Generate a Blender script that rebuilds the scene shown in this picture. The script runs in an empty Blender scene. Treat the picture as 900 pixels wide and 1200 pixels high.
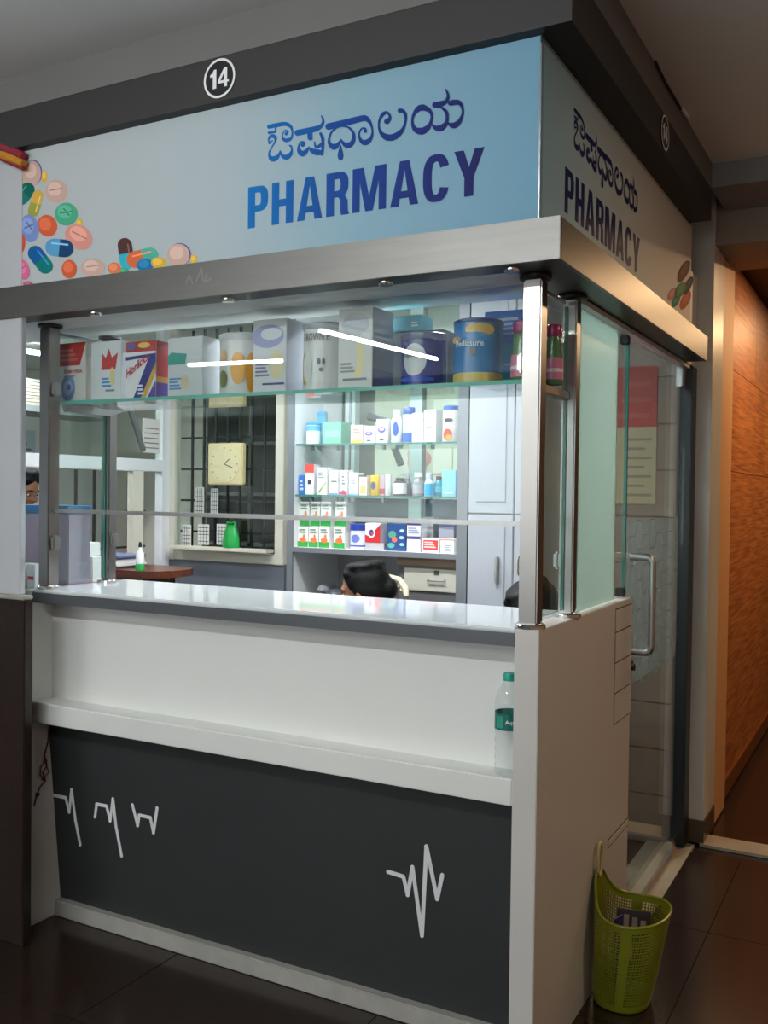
import bpy, bmesh, math, random
from mathutils import Vector, Matrix
random.seed(7)
PI = math.pi
S = bpy.context.scene
COL = S.collection

# ------------------------------------------------------------------ camera
CAM = (0.8156, -2.3458, 1.5264)
YAW, PITCH, ROLL, FPX = 0.49625, -0.01958, 0.0130, 1127.6
R_ = Vector((math.cos(YAW), math.sin(YAW), 0))
H_ = Vector((-math.sin(YAW), math.cos(YAW), 0))
U_ = Vector((0, 0, 1))
fwd = H_ * math.cos(PITCH) + U_ * math.sin(PITCH)
up = U_ * math.cos(PITCH) - H_ * math.sin(PITCH)
cr = R_ * math.cos(ROLL) + up * math.sin(ROLL)
cu = up * math.cos(ROLL) - R_ * math.sin(ROLL)
cd = bpy.data.cameras.new('camera')
cam = bpy.data.objects.new('camera', cd)
COL.objects.link(cam)
m = Matrix((cr, cu, -fwd)).transposed().to_4x4()
m.translation = Vector(CAM)
cam.matrix_world = m
cd.sensor_fit = 'VERTICAL'
cd.sensor_height = 36
cd.lens = FPX * 36 / 1200
cd.clip_start = 0.02
S.camera = cam

# ------------------------------------------------------------------ world, exposure
w = bpy.data.worlds.new('world')
S.world = w
w.use_nodes = True
w.node_tree.nodes['Background'].inputs[0].default_value = (0.55, 0.6, 0.66, 1)
w.node_tree.nodes['Background'].inputs[1].default_value = 0.02
S.view_settings.view_transform = 'Standard'
S.view_settings.look = 'None'
S.view_settings.gamma = 1
S.view_settings.use_curve_mapping = False
S.view_settings.exposure = 0.12
S.cycles.transparent_max_bounces = 40
S.cycles.max_bounces = 10
S.cycles.caustics_reflective = False
S.cycles.caustics_refractive = False

TUBE_INSIDE, TUBE_HALL, WARM_HALL, FILL_GLOW = 12.0, 140.0, 52.0, 3.0

def at(u, v, Y=None, X=None, Z=None):
    """point of the photograph on a plane of the place"""
    d = cr * ((u - 450) / FPX) - cu * ((v - 600) / FPX) + fwd
    o = Vector(CAM)
    if Y is not None: t = (Y - o.y) / d.y
    elif X is not None: t = (X - o.x) / d.x
    else: t = (Z - o.z) / d.z
    return o + d * t

# ------------------------------------------------------------------ materials
def lin(c):
    return tuple(((x / 255) / 12.92 if x / 255 <= 0.04045 else ((x / 255 + 0.055) / 1.055) ** 2.4) for x in c) + (1,)
MATS = {}
def mat(name, rgb, rough=0.5, metal=0.0, noise=0.0, scale=8.0, bump=0.0, bscale=40.0, stretch=None, coat=0.0, emit=0.0, rgb2=None, detail=4, spec=0.5):
    if name in MATS: return MATS[name]
    M = bpy.data.materials.new(name); M.use_nodes = True
    N = M.node_tree.nodes; L = M.node_tree.links; b = N['Principled BSDF']
    b.inputs['Base Color'].default_value = lin(rgb)
    b.inputs['Roughness'].default_value = rough
    b.inputs['Metallic'].default_value = metal
    b.inputs['Specular IOR Level'].default_value = spec
    if coat: b.inputs['Coat Weight'].default_value = coat; b.inputs['Coat Roughness'].default_value = 0.05
    if emit:
        b.inputs['Emission Color'].default_value = lin(rgb); b.inputs['Emission Strength'].default_value = emit
    if noise or bump:
        tc = N.new('ShaderNodeTexCoord'); mp = N.new('ShaderNodeMapping')
        L.new(tc.outputs['Object'], mp.inputs['Vector'])
        if stretch: mp.inputs['Scale'].default_value = stretch
    if noise:
        nz = N.new('ShaderNodeTexNoise'); nz.inputs['Scale'].default_value = scale; nz.inputs['Detail'].default_value = detail
        L.new(mp.outputs['Vector'], nz.inputs['Vector'])
        r = N.new('ShaderNodeValToRGB')
        a = lin(rgb); c2 = lin(rgb2) if rgb2 else tuple(x * (1 - noise) for x in a[:3]) + (1,)
        r.color_ramp.elements[0].position = 0.5 - 0.28; r.color_ramp.elements[1].position = 0.5 + 0.28
        r.color_ramp.elements[0].color = c2; r.color_ramp.elements[1].color = a
        L.new(nz.outputs['Fac'], r.inputs['Fac']); L.new(r.outputs['Color'], b.inputs['Base Color'])
    if bump:
        n2 = N.new('ShaderNodeTexNoise'); n2.inputs['Scale'].default_value = bscale; n2.inputs['Detail'].default_value = 3
        L.new(mp.outputs['Vector'], n2.inputs['Vector'])
        bp = N.new('ShaderNodeBump'); bp.inputs['Strength'].default_value = bump; bp.inputs['Distance'].default_value = 0.01
        L.new(n2.outputs['Fac'], bp.inputs['Height']); L.new(bp.outputs['Normal'], b.inputs['Normal'])
    MATS[name] = M
    return M
def col(r, g, b, rough=0.45):
    return mat('print_%d_%d_%d' % (r, g, b), (r, g, b), rough)
def ink(r, g, b):
    return mat('ink_%d_%d_%d' % (r, g, b), (r, g, b), .75, spec=.08)
def glass(name, tint=(235, 245, 242), ior=1.45, rough=0.0, haze=0.0, hazecol=(200, 220, 215)):
    if name in MATS: return MATS[name]
    M = bpy.data.materials.new(name); M.use_nodes = True
    N = M.node_tree.nodes; L = M.node_tree.links; N.remove(N['Principled BSDF'])
    out = N['Material Output']
    tr = N.new('ShaderNodeBsdfTransparent'); tr.inputs[0].default_value = lin(tint)
    gl = N.new('ShaderNodeBsdfGlossy'); gl.inputs['Roughness'].default_value = rough
    fr = N.new('ShaderNodeFresnel'); fr.inputs[0].default_value = ior
    ge = N.new('ShaderNodeNewGeometry'); mr = N.new('ShaderNodeMapRange')   # thin sheet: the same reflection from both of its faces
    mr.inputs[3].default_value = ior; mr.inputs[4].default_value = 1 / ior
    L.new(ge.outputs['Backfacing'], mr.inputs[0]); L.new(mr.outputs[0], fr.inputs[0])
    mx = N.new('ShaderNodeMixShader')
    L.new(fr.outputs[0], mx.inputs[0]); L.new(tr.outputs[0], mx.inputs[1]); L.new(gl.outputs[0], mx.inputs[2])
    last = mx
    if haze:
        df = N.new('ShaderNodeBsdfTranslucent'); df.inputs[0].default_value = lin(hazecol)
        d2 = N.new('ShaderNodeBsdfDiffuse'); d2.inputs[0].default_value = lin(hazecol)
        m1 = N.new('ShaderNodeMixShader'); m1.inputs[0].default_value = 0.5
        L.new(df.outputs[0], m1.inputs[1]); L.new(d2.outputs[0], m1.inputs[2])
        m2 = N.new('ShaderNodeMixShader'); m2.inputs[0].default_value = haze
        L.new(mx.outputs[0], m2.inputs[1]); L.new(m1.outputs[0], m2.inputs[2]); last = m2
    L.new(last.outputs[0], out.inputs[0])
    MATS[name] = M
    return M
def emitter(name, rgb, strength):
    M = bpy.data.materials.new(name); M.use_nodes = True
    N = M.node_tree.nodes; N.remove(N['Principled BSDF'])
    e = N.new('ShaderNodeEmission'); e.inputs[0].default_value = lin(rgb); e.inputs[1].default_value = strength
    M.node_tree.links.new(e.outputs[0], N['Material Output'].inputs[0])
    return M
def grad(name, stops, axis, lo, hi, rough=0.62):
    """printed colour that runs along one axis of the panel"""
    M = bpy.data.materials.new(name); M.use_nodes = True
    N = M.node_tree.nodes; L = M.node_tree.links; b = N['Principled BSDF']; b.inputs['Roughness'].default_value = rough; b.inputs['Specular IOR Level'].default_value = .2
    tc = N.new('ShaderNodeNewGeometry'); sp = N.new('ShaderNodeSeparateXYZ'); mr = N.new('ShaderNodeMapRange')
    L.new(tc.outputs['Position'], sp.inputs[0]); L.new(sp.outputs['XYZ'.index(axis)], mr.inputs[0])
    mr.inputs[1].default_value = lo; mr.inputs[2].default_value = hi
    r = N.new('ShaderNodeValToRGB')
    while len(r.color_ramp.elements) < len(stops): r.color_ramp.elements.new(0.5)
    for e, (p, c) in zip(r.color_ramp.elements, stops): e.position = p; e.color = lin(c)
    L.new(mr.outputs[0], r.inputs[0]); L.new(r.outputs[0], b.inputs['Base Color'])
    return M

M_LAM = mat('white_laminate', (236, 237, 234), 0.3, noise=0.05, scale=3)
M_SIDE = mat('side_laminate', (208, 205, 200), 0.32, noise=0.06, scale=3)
M_DARK = mat('charcoal_laminate', (48, 51, 52), 0.45, noise=0.12, scale=5)
M_BEAM = mat('charcoal_paint', (46, 45, 45), 0.6, noise=0.1, scale=4)
M_STEEL = mat('brushed_steel', (178, 178, 176), 0.33, 1.0, noise=0.12, scale=30, stretch=(1, 1, 12), bump=0.03, bscale=60)
M_BAND = mat('brushed_band', (104, 103, 101), 0.4, 0.9, noise=0.18, scale=12, stretch=(0.4, 0.4, 5))
M_POST = mat('polished_post', (158, 155, 152), 0.3, 1.0)
M_CHROME = mat('chrome', (215, 215, 215), 0.12, 1.0)
M_BLACKMETAL = mat('black_metal', (34, 34, 34), 0.4, 0.3)
M_EDGE = mat('worktop_edge', (96, 100, 104), 0.3, 0.3)
M_TOP = mat('worktop_white', (226, 232, 234), 0.08, noise=0.03, scale=3, coat=0.4)
M_PLASTER = mat('plaster', (140, 140, 139), 0.85, noise=0.1, scale=4, bump=0.05, bscale=25)
M_CEIL = mat('ceiling_paint', (236, 236, 234), 0.9, noise=0.06, scale=2)
M_PILLAR = mat('pillar_paint', (188, 190, 196), 0.6, noise=0.05, scale=3)
M_INT = mat('interior_white', (226, 228, 226), 0.6, noise=0.03, scale=2)
M_CREAM = mat('cream_frame', (222, 218, 202), 0.45, noise=0.05, scale=6)
M_ALU = mat('white_frame', (226, 228, 230), 0.35)
M_GREYP = mat('grey_panel', (112, 118, 128), 0.5, noise=0.08, scale=3)
M_GRANITE = mat('dark_granite', (52, 40, 36), 0.28, noise=0.5, scale=60, rgb2=(30, 22, 20), detail=8)
M_FLOOR = mat('brown_granite', (50, 37, 31), 0.2, noise=0.5, scale=70, rgb2=(32, 23, 19), detail=8)
M_STONE = mat('pale_stone', (170, 160, 142), 0.35, noise=0.3, scale=5, rgb2=(140, 128, 112))
M_MARBLE = mat('grey_marble', (220, 217, 208), 0.35, noise=0.25, scale=3, rgb2=(178, 175, 167), stretch=(1, 1, 0.4), detail=8)
M_WOOD = mat('wall_wood', (196, 126, 68), 0.4, noise=0.4, scale=5, rgb2=(112, 60, 28), stretch=(1, .7, 16), detail=8)
M_WOOD2 = mat('desk_wood', (112, 60, 40), 0.3, noise=0.4, scale=6, rgb2=(80, 40, 26), stretch=(1, 8, 8))
M_JAMB = mat('jamb_paint', (204, 152, 102), 0.55, noise=0.06, scale=3)
M_TAN = mat('tan_tile', (176, 154, 138), 0.35, noise=0.15, scale=4, rgb2=(158, 136, 120))
M_GLASS = glass('clear_glass', (250, 253, 252))
M_GLASSG = glass('greenish_glass', (246, 252, 250))
M_GEDGE = mat('glass_edge', (92, 176, 160), 0.15, coat=0.5)
M_FROST = glass('frosted_film', (232, 245, 239), haze=0.55, hazecol=(214, 228, 220), rough=0.2)
M_HAZE = glass('hazy_film', (242, 248, 248), haze=0.1, hazecol=(225, 230, 230))
M_BLACK = mat('black_plastic', (22, 22, 24), 0.4)
M_WHITE = mat('white_print', (232, 234, 236), 0.45)
M_HAIR = mat('black_hair', (12, 10, 10), 0.5, noise=0.5, scale=50, stretch=(1, 1, 6), bump=0.3, bscale=90, spec=.25)
M_SKIN = mat('skin', (158, 108, 82), 0.5, noise=0.1, scale=20)

# ------------------------------------------------------------------ mesh builder
class MB:
    def __init__(s): s.v = []; s.f = []; s.mi = []; s.cur = 0
    def idx(s, i): s.cur = i; return s
    def add(s, vs, fs):
        o = len(s.v); s.v += [Vector(p) for p in vs]; s.f += [tuple(i + o for i in f) for f in fs]; s.mi += [s.cur] * len(fs); return s
    def box(s, x0, x1, y0, y1, z0, z1, bev=0.0):
        x0, x1 = min(x0, x1), max(x0, x1); y0, y1 = min(y0, y1), max(y0, y1); z0, z1 = min(z0, z1), max(z0, z1)
        if bev > 0:
            bm = bmesh.new(); bmesh.ops.create_cube(bm, size=1)
            for q in bm.verts: q.co = Vector(((x0 + x1) / 2 + q.co.x * (x1 - x0), (y0 + y1) / 2 + q.co.y * (y1 - y0), (z0 + z1) / 2 + q.co.z * (z1 - z0)))
            bmesh.ops.bevel(bm, geom=bm.edges[:], offset=min(bev, .45 * min(x1 - x0, y1 - y0, z1 - z0)), segments=2, affect='EDGES')
            bm.verts.index_update(); s.add([q.co.copy() for q in bm.verts], [tuple(q.index for q in f.verts) for f in bm.faces]); bm.free(); return s
        V = [(x0, y0, z0), (x1, y0, z0), (x1, y1, z0), (x0, y1, z0), (x0, y0, z1), (x1, y0, z1), (x1, y1, z1), (x0, y1, z1)]
        return s.add(V, [(3, 2, 1, 0), (4, 5, 6, 7), (0, 1, 5, 4), (1, 2, 6, 5), (2, 3, 7, 6), (3, 0, 4, 7)])
    def tube(s, pts, r, seg=8, closed=False, caps=True):
        pts = [Vector(p) for p in pts]; n = len(pts); rs = r if isinstance(r, (list, tuple)) else [r] * n
        V = []; F = []; prev = None
        for i, p in enumerate(pts):
            if closed: t = pts[(i + 1) % n] - pts[i - 1]
            else: t = pts[min(i + 1, n - 1)] - pts[max(i - 1, 0)]
            t = t.normalized() if t.length > 1e-9 else Vector((0, 0, 1))
            if prev is None:
                a = Vector((0, 0, 1)) if abs(t.z) < 0.9 else Vector((1, 0, 0)); nn = (a - t * a.dot(t)).normalized()
            else:
                nn = prev - t * prev.dot(t); nn = nn.normalized() if nn.length > 1e-6 else prev
            prev = nn; bb = t.cross(nn)
            for k in range(seg):
                an = 2 * PI * k / seg; V.append(p + (nn * math.cos(an) + bb * math.sin(an)) * rs[i])
        for i in range(n if closed else n - 1):
            j = (i + 1) % n
            for k in range(seg):
                k2 = (k + 1) % seg; F.append((i * seg + k, i * seg + k2, j * seg + k2, j * seg + k))
        if caps and not closed: F.append(tuple(range(seg))[::-1]); F.append(tuple((n - 1) * seg + k for k in range(seg)))
        return s.add(V, F)
    def cyl(s, p0, p1, r, seg=16): return s.tube([p0, p1], r, seg)
    def lathe(s, prof, c, seg=20, sx=1, sy=1):
        V = []; F = []; n = len(prof)
        for r, z in prof:
            for k in range(seg):
                a = 2 * PI * k / seg; V.append((c[0] + r * sx * math.cos(a), c[1] + r * sy * math.sin(a), c[2] + z))
        for i in range(n - 1):
            for k in range(seg):
                k2 = (k + 1) % seg; F.append((i * seg + k, i * seg + k2, (i + 1) * seg + k2, (i + 1) * seg + k))
        F.append(tuple(range(seg))[::-1]); F.append(tuple((n - 1) * seg + k for k in range(seg)))
        return s.add(V, F)
    def ell(s, c, r, seg=14, ring=9, rot=None):
        V = [Vector((0, 0, 1))]; F = []
        for i in range(1, ring):
            t = PI * i / ring
            for k in range(seg): a = 2 * PI * k / seg; V.append(Vector((math.sin(t) * math.cos(a), math.sin(t) * math.sin(a), math.cos(t))))
        V.append(Vector((0, 0, -1)))
        for k in range(seg): F.append((0, 1 + k, 1 + (k + 1) % seg))
        for i in range(ring - 2):
            for k in range(seg):
                k2 = (k + 1) % seg; F.append((1 + i * seg + k, 1 + (i + 1) * seg + k, 1 + (i + 1) * seg + k2, 1 + i * seg + k2))
        e = len(V) - 1; b = 1 + (ring - 2) * seg
        for k in range(seg): F.append((e, b + (k + 1) % seg, b + k))
        V = [Vector((p.x * r[0], p.y * r[1], p.z * r[2])) for p in V]
        if rot is not None: V = [rot @ p for p in V]
        return s.add([p + Vector(c) for p in V], F)
    def prism(s, pts, d):
        """polygon of 3-D points pushed along d"""
        n = len(pts); d = Vector(d); V = [Vector(p) for p in pts] + [Vector(p) + d for p in pts]
        F = [tuple(range(n))[::-1], tuple(range(n, 2 * n))] + [(i, (i + 1) % n, n + (i + 1) % n, n + i) for i in range(n)]
        return s.add(V, F)
    def rot(s, ang, c, axis='Z'):
        Rm = Matrix.Rotation(ang, 3, axis); c = Vector(c); s.v = [Rm @ (p - c) + c for p in s.v]; return s
    def build(s, name, mats, parent=None, smooth=False, base=None):
        o = origin_of(parent)
        if parent is None:
            if base is not None: o = Vector(base)
            else:
                lo = [min(p[i] for p in s.v) for i in range(3)]; hi = [max(p[i] for p in s.v) for i in range(3)]
                o = Vector(((lo[0] + hi[0]) / 2, (lo[1] + hi[1]) / 2, lo[2]))
        me = bpy.data.meshes.new(name); me.from_pydata([tuple(p - o) for p in s.v], [], s.f)
        for mm in (mats if isinstance(mats, (list, tuple)) else [mats]): me.materials.append(mm)
        me.polygons.foreach_set('material_index', s.mi)
        bm = bmesh.new(); bm.from_mesh(me); bmesh.ops.recalc_face_normals(bm, faces=bm.faces); bm.to_mesh(me); bm.free()
        if smooth:
            me.polygons.foreach_set('use_smooth', [True] * len(me.polygons))
            try: me.set_sharp_from_angle(angle=math.radians(40))
            except Exception: pass
        ob = bpy.data.objects.new(name, me); COL.objects.link(ob)
        if parent is not None: ob.parent = parent
        else: ob.location = o
        return ob
def origin_of(o):
    r = Vector((0, 0, 0))
    while o is not None: r = r + o.location; o = o.parent
    return r
def tag(o, label, cat, group=None):
    o['label'] = label; o['category'] = cat
    if group: o['group'] = group
    return o
def thing(name, label, cat, base, group=None):
    o = bpy.data.objects.new(name, None); COL.objects.link(o); o.location = base; o.empty_display_size = 0.05
    return tag(o, label, cat, group)
def struct(o, label=None, cat=None):
    o['kind'] = 'structure'
    if label: o['label'] = label
    if cat: o['category'] = cat
    return o
def box(name, mats, x0, x1, y0, y1, z0, z1, bev=0.0, parent=None):
    return MB().box(x0, x1, y0, y1, z0, z1, bev).build(name, mats, parent)

# ---- lettering
TXT = {}
def text_geo(body, off=0.0):
    k = (body, off)
    if k in TXT: return TXT[k]
    c = bpy.data.curves.new('lettering', 'FONT'); c.body = body; c.offset = off; c.resolution_u = 3
    o = bpy.data.objects.new('lettering', c); COL.objects.link(o)
    bpy.context.view_layer.update()
    e = o.evaluated_get(bpy.context.evaluated_depsgraph_get()); me = e.to_mesh()
    V = [v.co.copy() for v in me.vertices]; F = [tuple(p.vertices) for p in me.polygons]
    e.to_mesh_clear(); bpy.data.objects.remove(o); bpy.data.curves.remove(c)
    x0 = min(v.x for v in V); x1 = max(v.x for v in V); y0 = min(v.y for v in V); y1 = max(v.y for v in V)
    TXT[k] = ([((v.x - x0) / (x1 - x0), (v.y - y0) / (y1 - y0)) for v in V], F)
    return TXT[k]
def text_on(mb, body, p0, ex, ez, off=0.0):
    """text filling the parallelogram p0 + ex + ez"""
    V, F = text_geo(body, off); p0, ex, ez = Vector(p0), Vector(ex), Vector(ez)
    return mb.add([p0 + ex * a + ez * b for a, b in V], F)
def arc(cx, cy, rx, ry, a0, a1, n=10, pw=2.6):
    o = []
    for i in range(n + 1):
        a = math.radians(a0 + (a1 - a0) * i / n); c, s_ = math.cos(a), math.sin(a)
        o.append((cx + rx * math.copysign(abs(c) ** (2 / pw), c), cy + ry * math.copysign(abs(s_) ** (2 / pw), s_)))
    return o
def strip(o, i): return [[o[k], o[k + 1], i[k + 1], i[k]] for k in range(len(o) - 1)]
ST = 0.2
def glyph(ch):
    q = []; R = lambda a, b, c, d: q.append([(a, b), (c, b), (c, d), (a, d)])
    if ch in 'PR':
        wd = 0.56; R(0, 0, ST, 1); R(ST, .84, .3, 1); R(ST, .38 if ch == 'P' else .42, .3, .54 if ch == 'P' else .57)
        lo = .38 if ch == 'P' else .42; mid = (1 + lo) / 2; h = (1 - lo) / 2
        q.extend(strip(arc(.3, mid, wd - .3, h, 90, -90), arc(.3, mid, wd - .3 - ST, h - .155, 90, -90)))
        if ch == 'R': q.append([(.26, .46), (.46, .46), (.54, .33), (.55, .08), (.59, 0), (.38, 0), (.36, .1), (.36, .34), (.30, .42)])
    elif ch == 'H': wd = 0.58; R(0, 0, ST, 1); R(wd - ST, 0, wd, 1); R(ST, .42, wd - ST, .59)
    elif ch == 'A':
        wd = 0.66; q.append([(0, 0), (.2, 0), (.33, .8), (.33, 1), (.22, 1)]); q.append([(wd, 0), (wd - .2, 0), (.33, .8), (.33, 1), (.44, 1)]); R(.17, .17, .49, .33)
    elif ch == 'M':
        wd = 0.82; R(0, 0, .18, 1); R(wd - .18, 0, wd, 1)
        q.append([(.18, 1), (.27, 1), (.41, .33), (.41, 0), (.32, 0), (.18, .66)]); q.append([(wd - .18, 1), (wd - .27, 1), (.41, .33), (.41, 0), (.5, 0), (wd - .18, .66)])
    elif ch == 'C':
        wd = 0.6; o = arc(.3, .5, .3, .52, 22, 338, 26); i = arc(.3, .5, .1, .36, 30, 330, 26); q.extend(strip(o, i))
    elif ch == 'Y':
        wd = 0.66; q.append([(0, 1), (.21, 1), (.33, .62), (.33, .4), (.23, .4)]); q.append([(wd, 1), (wd - .21, 1), (.33, .62), (.33, .4), (.43, .4)]); R(.23, 0, .43, .41)
    return q, wd
def word_geo(word, gap=0.1):
    polys = []; x = 0
    for ch in word:
        q, wd = glyph(ch)
        polys += [[(a + x, b) for a, b in p] for p in q]; x += wd + gap
    x -= gap
    return [[(a / x, b) for a, b in p] for p in polys]
def catmull(P, n=6):
    o = []
    for i in range(len(P) - 1):
        p0 = P[max(i - 1, 0)]; p1 = P[i]; p2 = P[i + 1]; p3 = P[min(i + 2, len(P) - 1)]
        for k in range(n):
            t = k / n
            o.append(tuple(0.5 * (2 * b + (c - a) * t + (2 * a - 5 * b + 4 * c - d) * t * t + (3 * b - a - 3 * c + d) * t ** 3) for a, b, c, d in zip(p0, p1, p2, p3)))
    o.append(tuple(P[-1])); return o
def brush(P, n=6, square=False):
    """flat stroke of changing width -> quads"""
    P = catmull(P, n); q = []; L = []
    for i, (x, y, wd) in enumerate(P):
        a = P[max(i - 1, 0)]; b = P[min(i + 1, len(P) - 1)]; tx, ty = b[0] - a[0], b[1] - a[1]; l = math.hypot(tx, ty) or 1
        L.append(((x - ty / l * wd / 2, y + tx / l * wd / 2), (x + ty / l * wd / 2, y - tx / l * wd / 2)))
    for i in range(len(L) - 1): q.append([L[i][0], L[i + 1][0], L[i + 1][1], L[i][1]])
    if not square:
        for e in (P[0], P[-1]): q.append([(e[0] + e[2] / 2 * math.cos(k * PI / 5), e[1] + e[2] / 2 * math.sin(k * PI / 5)) for k in range(10)])
    return q

# ================================================================== THE SETTING
BZT = 2.094
ZC = 2.87                       # hall ceiling
HC = 1.18                       # counter height
W = 1.834                       # counter length
f0 = struct(box('floor', M_FLOOR, -7, 3, -7.5, 7, -0.06, -0.012), 'dark polished brown granite floor of the hall', 'floor')
slab = None
for i in range(-4, 4):
    for j in range(-2, 3):
        x = 0.24 + i * 0.75; y = -0.35 + j * 0.75
        if slab is None:
            slab = MB().box(0, 0.748, 0, 0.748, -0.013, 0.0, 0.0008).build('floor_slab', M_FLOOR, f0); o = slab
        else:
            o = slab.copy(); COL.objects.link(o)
        o.location = Vector((x, y, 0)) - f0.location
fx = f0.location
# mesh of the first slab was made about the floor's own origin: shift it back to local zero
for v_ in slab.data.vertices: v_.co += fx
# pale stone thresholds
tr1 = struct(MB().box(-0.16, 0.035, 1.0, 2.0, -0.01, 0.003).build('trim_1', M_STONE), 'pale stone strip in the floor along the glass door', 'threshold')
tr2 = struct(MB().box(0.05, 2.6, 2.02, 2.16, -0.01, 0.003).build('trim_2', M_STONE), 'pale stone threshold strip across the corridor opening', 'threshold')
struct(MB().box(-7, 3, -7.5, -0.14, ZC, ZC + .1).box(0.1, 3, -0.14, 2.2, ZC, ZC + .1).build('ceiling', M_CEIL), 'grey painted ceiling of the hall', 'ceiling')
struct(MB().box(-7, 0.105, -0.142, 0.05, 2.765, ZC + .05).box(0.03, 0.105, 0.05, 1.70, 2.765, ZC + .05).build('wall_above', mat('dim_plaster', (112, 111, 109), .85, noise=.1, scale=4)), 'grey plaster strip above the dark beam', 'wall')
struct(MB().box(-7, 0.105, -0.14, 0.05, 2.64, 2.765).box(-0.02, 0.105, 0.05, 1.70, 2.64, 2.765).build('trim_3', M_BEAM), 'dark charcoal beam running above the blue sign', 'beam')
struct(MB().box(0.1, 2.6, 1.71, 2.07, 2.775, ZC + .05).build('trim_4', M_PLASTER), 'pale grey beam under the ceiling above the corridor opening', 'beam')
struct(MB().box(0.064, 2.6, 2.07, 2.60, 2.63, ZC + .05).build('wall_far', mat('brown_plaster', (150, 136, 124), 0.8, noise=0.08, scale=3)), 'brownish plaster lintel above the corridor opening', 'wall')
struct(box('wall_right', M_TAN, 2.6, 2.7, -7.5, 7, 0, 3.0), 'tan tiled wall on the far side of the hall', 'wall')
struct(box('wall_behind', M_PLASTER, -7, 3, -7.7, -7.6, 0, 3.0), 'grey wall at the back of the hall', 'wall')
struct(box('wall_left', M_PLASTER, -7.1, -7, -7.6, 2.5, 0, 3.0), 'grey wall at the left end of the hall', 'wall')
# added glowing window behind the camera, unseen, brightens counter front and ceiling
ew = struct(MB().box(-5.6, 2.0, -7.6, -7.54, .78, .86).build('fill_window', M_ALU), 'added wide glowing fill window, unseen, at the back of the hall', 'window')
M_FILLGLOW = emitter('fill_window_glow', (246, 250, 252), FILL_GLOW)
for i in range(5):
    x = -5.5 + i * 1.5
    MB().box(x + .04, x + 1.46, -7.58, -7.56, .86, 2.6).build('pane', M_FILLGLOW, ew)
    MB().box(x - .04, x + .039, -7.6, -7.54, .86, 2.7).build('mullion', M_ALU, ew)
# marble pilaster and jamb at the corridor
pil = struct(MB().box(-0.02, 0.063, 2.035, 2.30, 0.1, ZC + .02, 0.003).box(-0.07, -.02, 2.036, 2.3, BZT, ZC + .02).build('trim_5', M_MARBLE), 'grey veined marble pilaster beside the glass door', 'pilaster')
MB().box(-0.022, 0.066, 2.032, 2.3, 0, 0.1).build('skirting', mat('brown_skirting', (92, 76, 64), 0.3, noise=0.3, scale=30), pil)
jb = struct(MB().box(0.0, 0.061, 2.30, 2.62, 0.0, 2.63).build('trim_6', M_JAMB), 'warm cream jamb of the corridor opening', 'jamb')
# corridor: wood panelled wall
ww = struct(MB().box(-0.06, 0.012, 2.62, 6.8, 0, 2.9).build('wall_corridor', mat('wood_backing', (70, 40, 20), 0.6)), 'wall of the corridor lined with warm wood panels', 'wall')
zs = [0.10, 0.62, 1.14, 1.66, 2.18, 2.72]
for k in range(5):
    for j in range(4):
        MB().box(0.012, 0.03, 2.622 + j * 1.04, 2.622 + j * 1.04 + 1.036, zs[k] + .0012, zs[k + 1] - .0012, 0.001).build('wood_panel', M_WOOD, ww)
MB().box(0.012, 0.045, 2.62, 6.8, 0, 0.098, 0.003).build('baseboard', mat('wood_base', (120, 70, 36), 0.35, noise=0.3, scale=6, stretch=(1, 1, 12)), ww)
struct(box('wall_end', mat('end_wall', (60, 42, 30), 0.8), -0.1, 2.7, 6.8, 6.9, 0, 3), 'dark end wall of the corridor', 'wall')
struct(box('ceiling_corridor', mat('corridor_ceiling', (90, 66, 50), 0.8), -0.1, 2.6, 2.6, 6.8, 2.74, 2.9), 'dim ceiling of the corridor', 'ceiling')

# left pillar, granite wall, side counter
struct(MB().box(-2.5, -1.772, -0.106, -0.085, 1.1716, 2.64, 0.002).build('wall_pillar', M_PILLAR), 'white painted pillar face left of the pharmacy sign', 'pillar')
gs = thing('granite_facing', 'dark granite facing slab left of the white pharmacy counter', 'stone slab', (-2.5, -.1, 0))
MB().box(-3.4, -1.735, -0.12, -0.085, 0, 1.155, 0.003).build('front_slab', M_GRANITE, gs)
MB().box(-3.4, -1.735, -0.125, -0.083, 1.157, 1.1715, 0.003).build('nosing', mat('grey_top', (168, 164, 156), .35, noise=.2, scale=20), gs)
g = thing('side_counter', 'grey side counter behind the white pillar', 'counter', (-2.3, 0.2, 0))
MB().box(-3.4, -1.875, -0.08, 0.42, 0.0, 1.14).build('body', mat('grey_body', (140, 140, 140), .6), g)
MB().box(-3.4, -1.875, -0.08, 0.45, 1.14, 1.17, 0.004).build('top_slab', mat('grey_top', (168, 164, 156), .35, noise=.2, scale=20), g)

# ================================================================== SERVICE COUNTER
ct = thing('service_counter', 'white reception counter with dark lower front and heartbeat marks', 'counter', (-0.95, 0.2, 0))
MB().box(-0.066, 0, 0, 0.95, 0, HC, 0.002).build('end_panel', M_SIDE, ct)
MB().box(-1.868, -W, 0, 0.45, 0, HC - .005, 0.002).build('end_panel', M_LAM, ct)
MB().box(-W, -0.066, 0.004, 0.45, HC - .012, HC, 0.003).build('worktop', M_TOP, ct)
MB().box(-W, -0.066, -0.001, 0.44, HC - .047, HC - .012).build('edge_band', M_EDGE, ct)
MB().box(-W, -0.066, 0.09, 0.12, 0.787, HC - .047).build('recess_panel', M_LAM, ct)
MB().box(-W, -0.066, 0.0, 0.12, 0.717, 0.787, 0.003).build('ledge', M_LAM, ct)
lp = MB().prism([(-W, .072, .717), (-W, .135, .055), (-W, .149, .055), (-W, .149, .717)], (W - .066, 0, 0)).build('lower_panel', M_DARK, ct)   # leans inward towards the floor
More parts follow.
